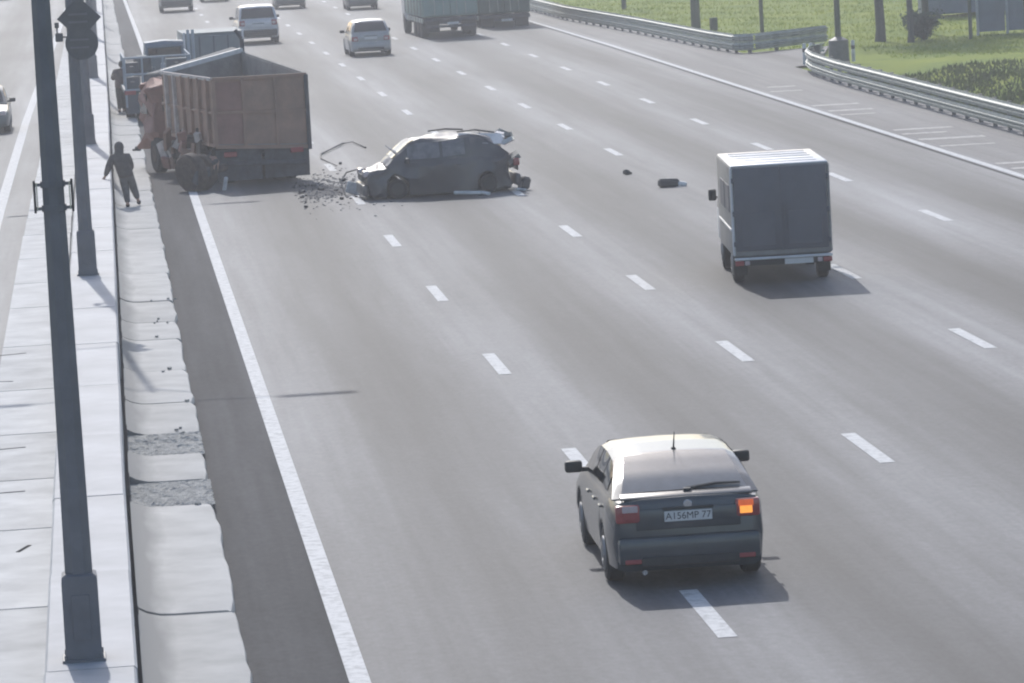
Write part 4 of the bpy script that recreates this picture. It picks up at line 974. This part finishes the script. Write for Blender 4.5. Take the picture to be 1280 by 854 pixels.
def person(loc, J, label, jm, tm, hood):
    t = empty('person', loc, 0, label, 'person')
    def V(k): return Vector(J[k])
    def hand(el, wr):
        d = (wr-el).normalized(); s = d.cross(Vector((0, 1, 0))).normalized(); c = []
        palm = wr+d*.07
        base = [(tuple(wr)+(.026,)), (tuple(palm)+(.03,))]
        for i, (o_, l) in enumerate(((-.024, .065), (-.008, .075), (.008, .07), (.024, .055))):
            k = palm+s*o_+d*.025; tip = k+d*l*.6+Vector((0, .02, -.01)); tip2 = k+d*l+Vector((0, .04, -.03))
            c.append([tuple(palm)+(.03,), tuple(k)+(.010,), tuple(tip)+(.009,), tuple(tip2)+(.007,)])
        th = wr+d*.03+s*(-.035); c.append([base[0], tuple(th)+(.011,), tuple(th+d*.045-s*.015)+(.009,)])
        return base, c
    pel, ch, nk, hd_ = V('pelvis'), V('chest'), V('neck'), V('head')
    chains = [[tuple(pel)+(.14,), tuple(mixp(pel, ch, .5))+(.13,), tuple(ch)+(.15,), tuple(nk)+(.06,), tuple(hd_-Vector((0, -.01, .07)))+(.075,), tuple(hd_)+(.098,), tuple(hd_+Vector((0, 0, .09)))+(.07,)]]
    for s in ('l', 'r'):
        sh, el, wr = V('sh_'+s), V('el_'+s), V('wr_'+s); base, fing = hand(el, wr)
        chains.append([tuple(ch)+(.15,), tuple(sh)+(.065,), tuple(el)+(.045,), base[0], base[1]]); chains += fing
        hp, kn, an, toe = V('hip_'+s), V('kn_'+s), V('an_'+s), V('toe_'+s)
        chains.append([tuple(pel)+(.14,), tuple(hp)+(.085,), tuple(kn)+(.06,), tuple(an)+(.042,), tuple(toe)+(.035,)])
    skin_mesh('body', chains, SKIN, t, 1)
    jc = [[tuple(pel+Vector((.01, .0, -.10)))+(.19,), tuple(pel)+(.205,), tuple(mixp(pel, ch, .5))+(.20,), tuple(ch)+(.215,), tuple(mixp(ch, nk, .7))+(.10,)]]
    for s in ('l', 'r'): jc.append([tuple(ch)+(.215,), tuple(V('sh_'+s))+(.11,), tuple(V('el_'+s))+(.085,), tuple(mixp(V('el_'+s), V('wr_'+s), .92))+(.05,)])
    jk = skin_mesh('jacket', jc, jm, t, 2)
    tc = [[tuple(pel+Vector((0, 0, -.03)))+(.17,), tuple(mixp(pel, ch, .45))+(.165,)]]
    for s in ('l', 'r'): tc.append([tuple(pel+Vector((0, 0, -.03)))+(.17,), tuple(V('hip_'+s))+(.125,), tuple(V('kn_'+s))+(.10,), tuple(mixp(V('kn_'+s), V('an_'+s), .92))+(.066,)])
    skin_mesh('trousers', tc, tm, t, 2)
    for s in ('l', 'r'): skin_mesh('shoe', [[tuple(V('an_'+s))+(.058,), tuple(mixp(V('an_'+s), V('toe_'+s), .55)+Vector((0, 0, -.01)))+(.056,), tuple(V('toe_'+s)+Vector((0, .02, 0)))+(.04,)]], SHOE, t, 2)
    m = M(); bmesh.ops.create_icosphere(m.b, subdivisions=3, radius=1, matrix=Matrix.Translation(hd_+Vector((0, -.02, .03))) @ Matrix.Diagonal((.118, .13, .14, 1)))
    if hood:
        hm = obj('hood', m, jm, t, 60)
        m = M(); m.tube([hd_+Vector((0, -.04, -.04)), mixp(nk, hd_, .2)+Vector((0, -.03, 0)), nk+Vector((0, -.02, -.08))], [.115, .11, .15], 12); obj('collar', m, jm, hm, 60)
    else:
        bmesh.ops.delete(m.b, geom=[v for v in m.b.verts if v.co.y > hd_.y+.05 and v.co.z < hd_.z+.1 or v.co.z < hd_.z-.07], context='VERTS'); obj('hair', m, HAIR, t, 60)
    for s in (-1, 1):
        m = M(); m.disc(hd_+Vector((s*.098, 0, 0)), (1, 0, 0), .03, .02, 8); obj('ear', m, SKIN, t, 60)
        m = M(); m.disc(hd_+Vector((s*.032, .088, .015)), (0, 1, 0), .012, .012, 8); obj('eye', m, HAIR, t)
    m = M(); m.tube([hd_+Vector((0, .09, .01)), hd_+Vector((0, .118, -.03))], [.010, .016], 6); obj('nose', m, SKIN, t, 60)
    m = M(); m.box(tuple(hd_+Vector((0, .085, -.06))), (.05, .02, .012), bev=.004); obj('mouth', m, RUST_RED, t)
    return t
# leaning on the wall with the left hand, back to us
person((.52, 106.2, .10), dict(pelvis=(-.02, .05, .80), chest=(-.12, .12, 1.13), neck=(-.15, .15, 1.31), head=(-.14, .20, 1.42),
       sh_l=(-.31, .10, 1.21), el_l=(-.43, .02, .97), wr_l=(-.52, .08, .76), sh_r=(.06, .14, 1.20), el_r=(.12, .22, .95), wr_r=(.06, .36, .86),
       hip_l=(-.10, .05, .74), kn_l=(-.04, .10, .42), an_l=(-.02, -.10, .09), toe_l=(-.02, .06, .04), hip_r=(.07, .06, .74), kn_r=(.15, .28, .44), an_r=(.24, .22, .14), toe_r=(.26, .38, .06)),
       'person in grey-brown hooded clothes leaning with the left hand on the median wall', JACKET, TROUSER, True)
person((.71, 149.0, .10), dict(pelvis=(.0, .0, .92), chest=(.03, .02, 1.27), neck=(.06, .03, 1.47), head=(.10, .05, 1.60),
       sh_l=(-.16, .02, 1.38), el_l=(-.24, .10, 1.14), wr_l=(-.10, .26, 1.28), sh_r=(.22, .02, 1.40), el_r=(.32, .12, 1.22), wr_r=(.22, .22, 1.50),
       hip_l=(-.08, 0, .86), kn_l=(-.06, .03, .48), an_l=(-.07, -.02, .09), toe_l=(-.09, .14, .04), hip_r=(.08, 0, .86), kn_r=(.09, .03, .48), an_r=(.06, -.02, .09), toe_r=(.09, .14, .04)),
       'person in a maroon-brown jacket and black trousers standing by the service truck', JACKET2, TROUSER2, False)

# ------------------------------------------------------------------ haze
hm = M(); hm.box((0, 0, 6.5), (1300, 1300, 17.0))
hz = obj('haze', hm, PLASTIC); hz.data.materials.clear()
vm = bpy.data.materials.new('haze_air'); vm.use_nodes = True; n = vm.node_tree; n.nodes.remove(n.nodes['Principled BSDF'])
pv = n.nodes.new('ShaderNodeVolumePrincipled'); pv.inputs['Density'].default_value = 0.00095; pv.inputs['Color'].default_value = (.92, .93, .97, 1); pv.inputs['Anisotropy'].default_value = 0.35
n.links.new(pv.outputs[0], n.nodes['Material Output'].inputs['Volume']); hz.data.materials.append(vm)
tag(hz, 'thin pale air haze over the whole motorway', 'haze', None, 'stuff')
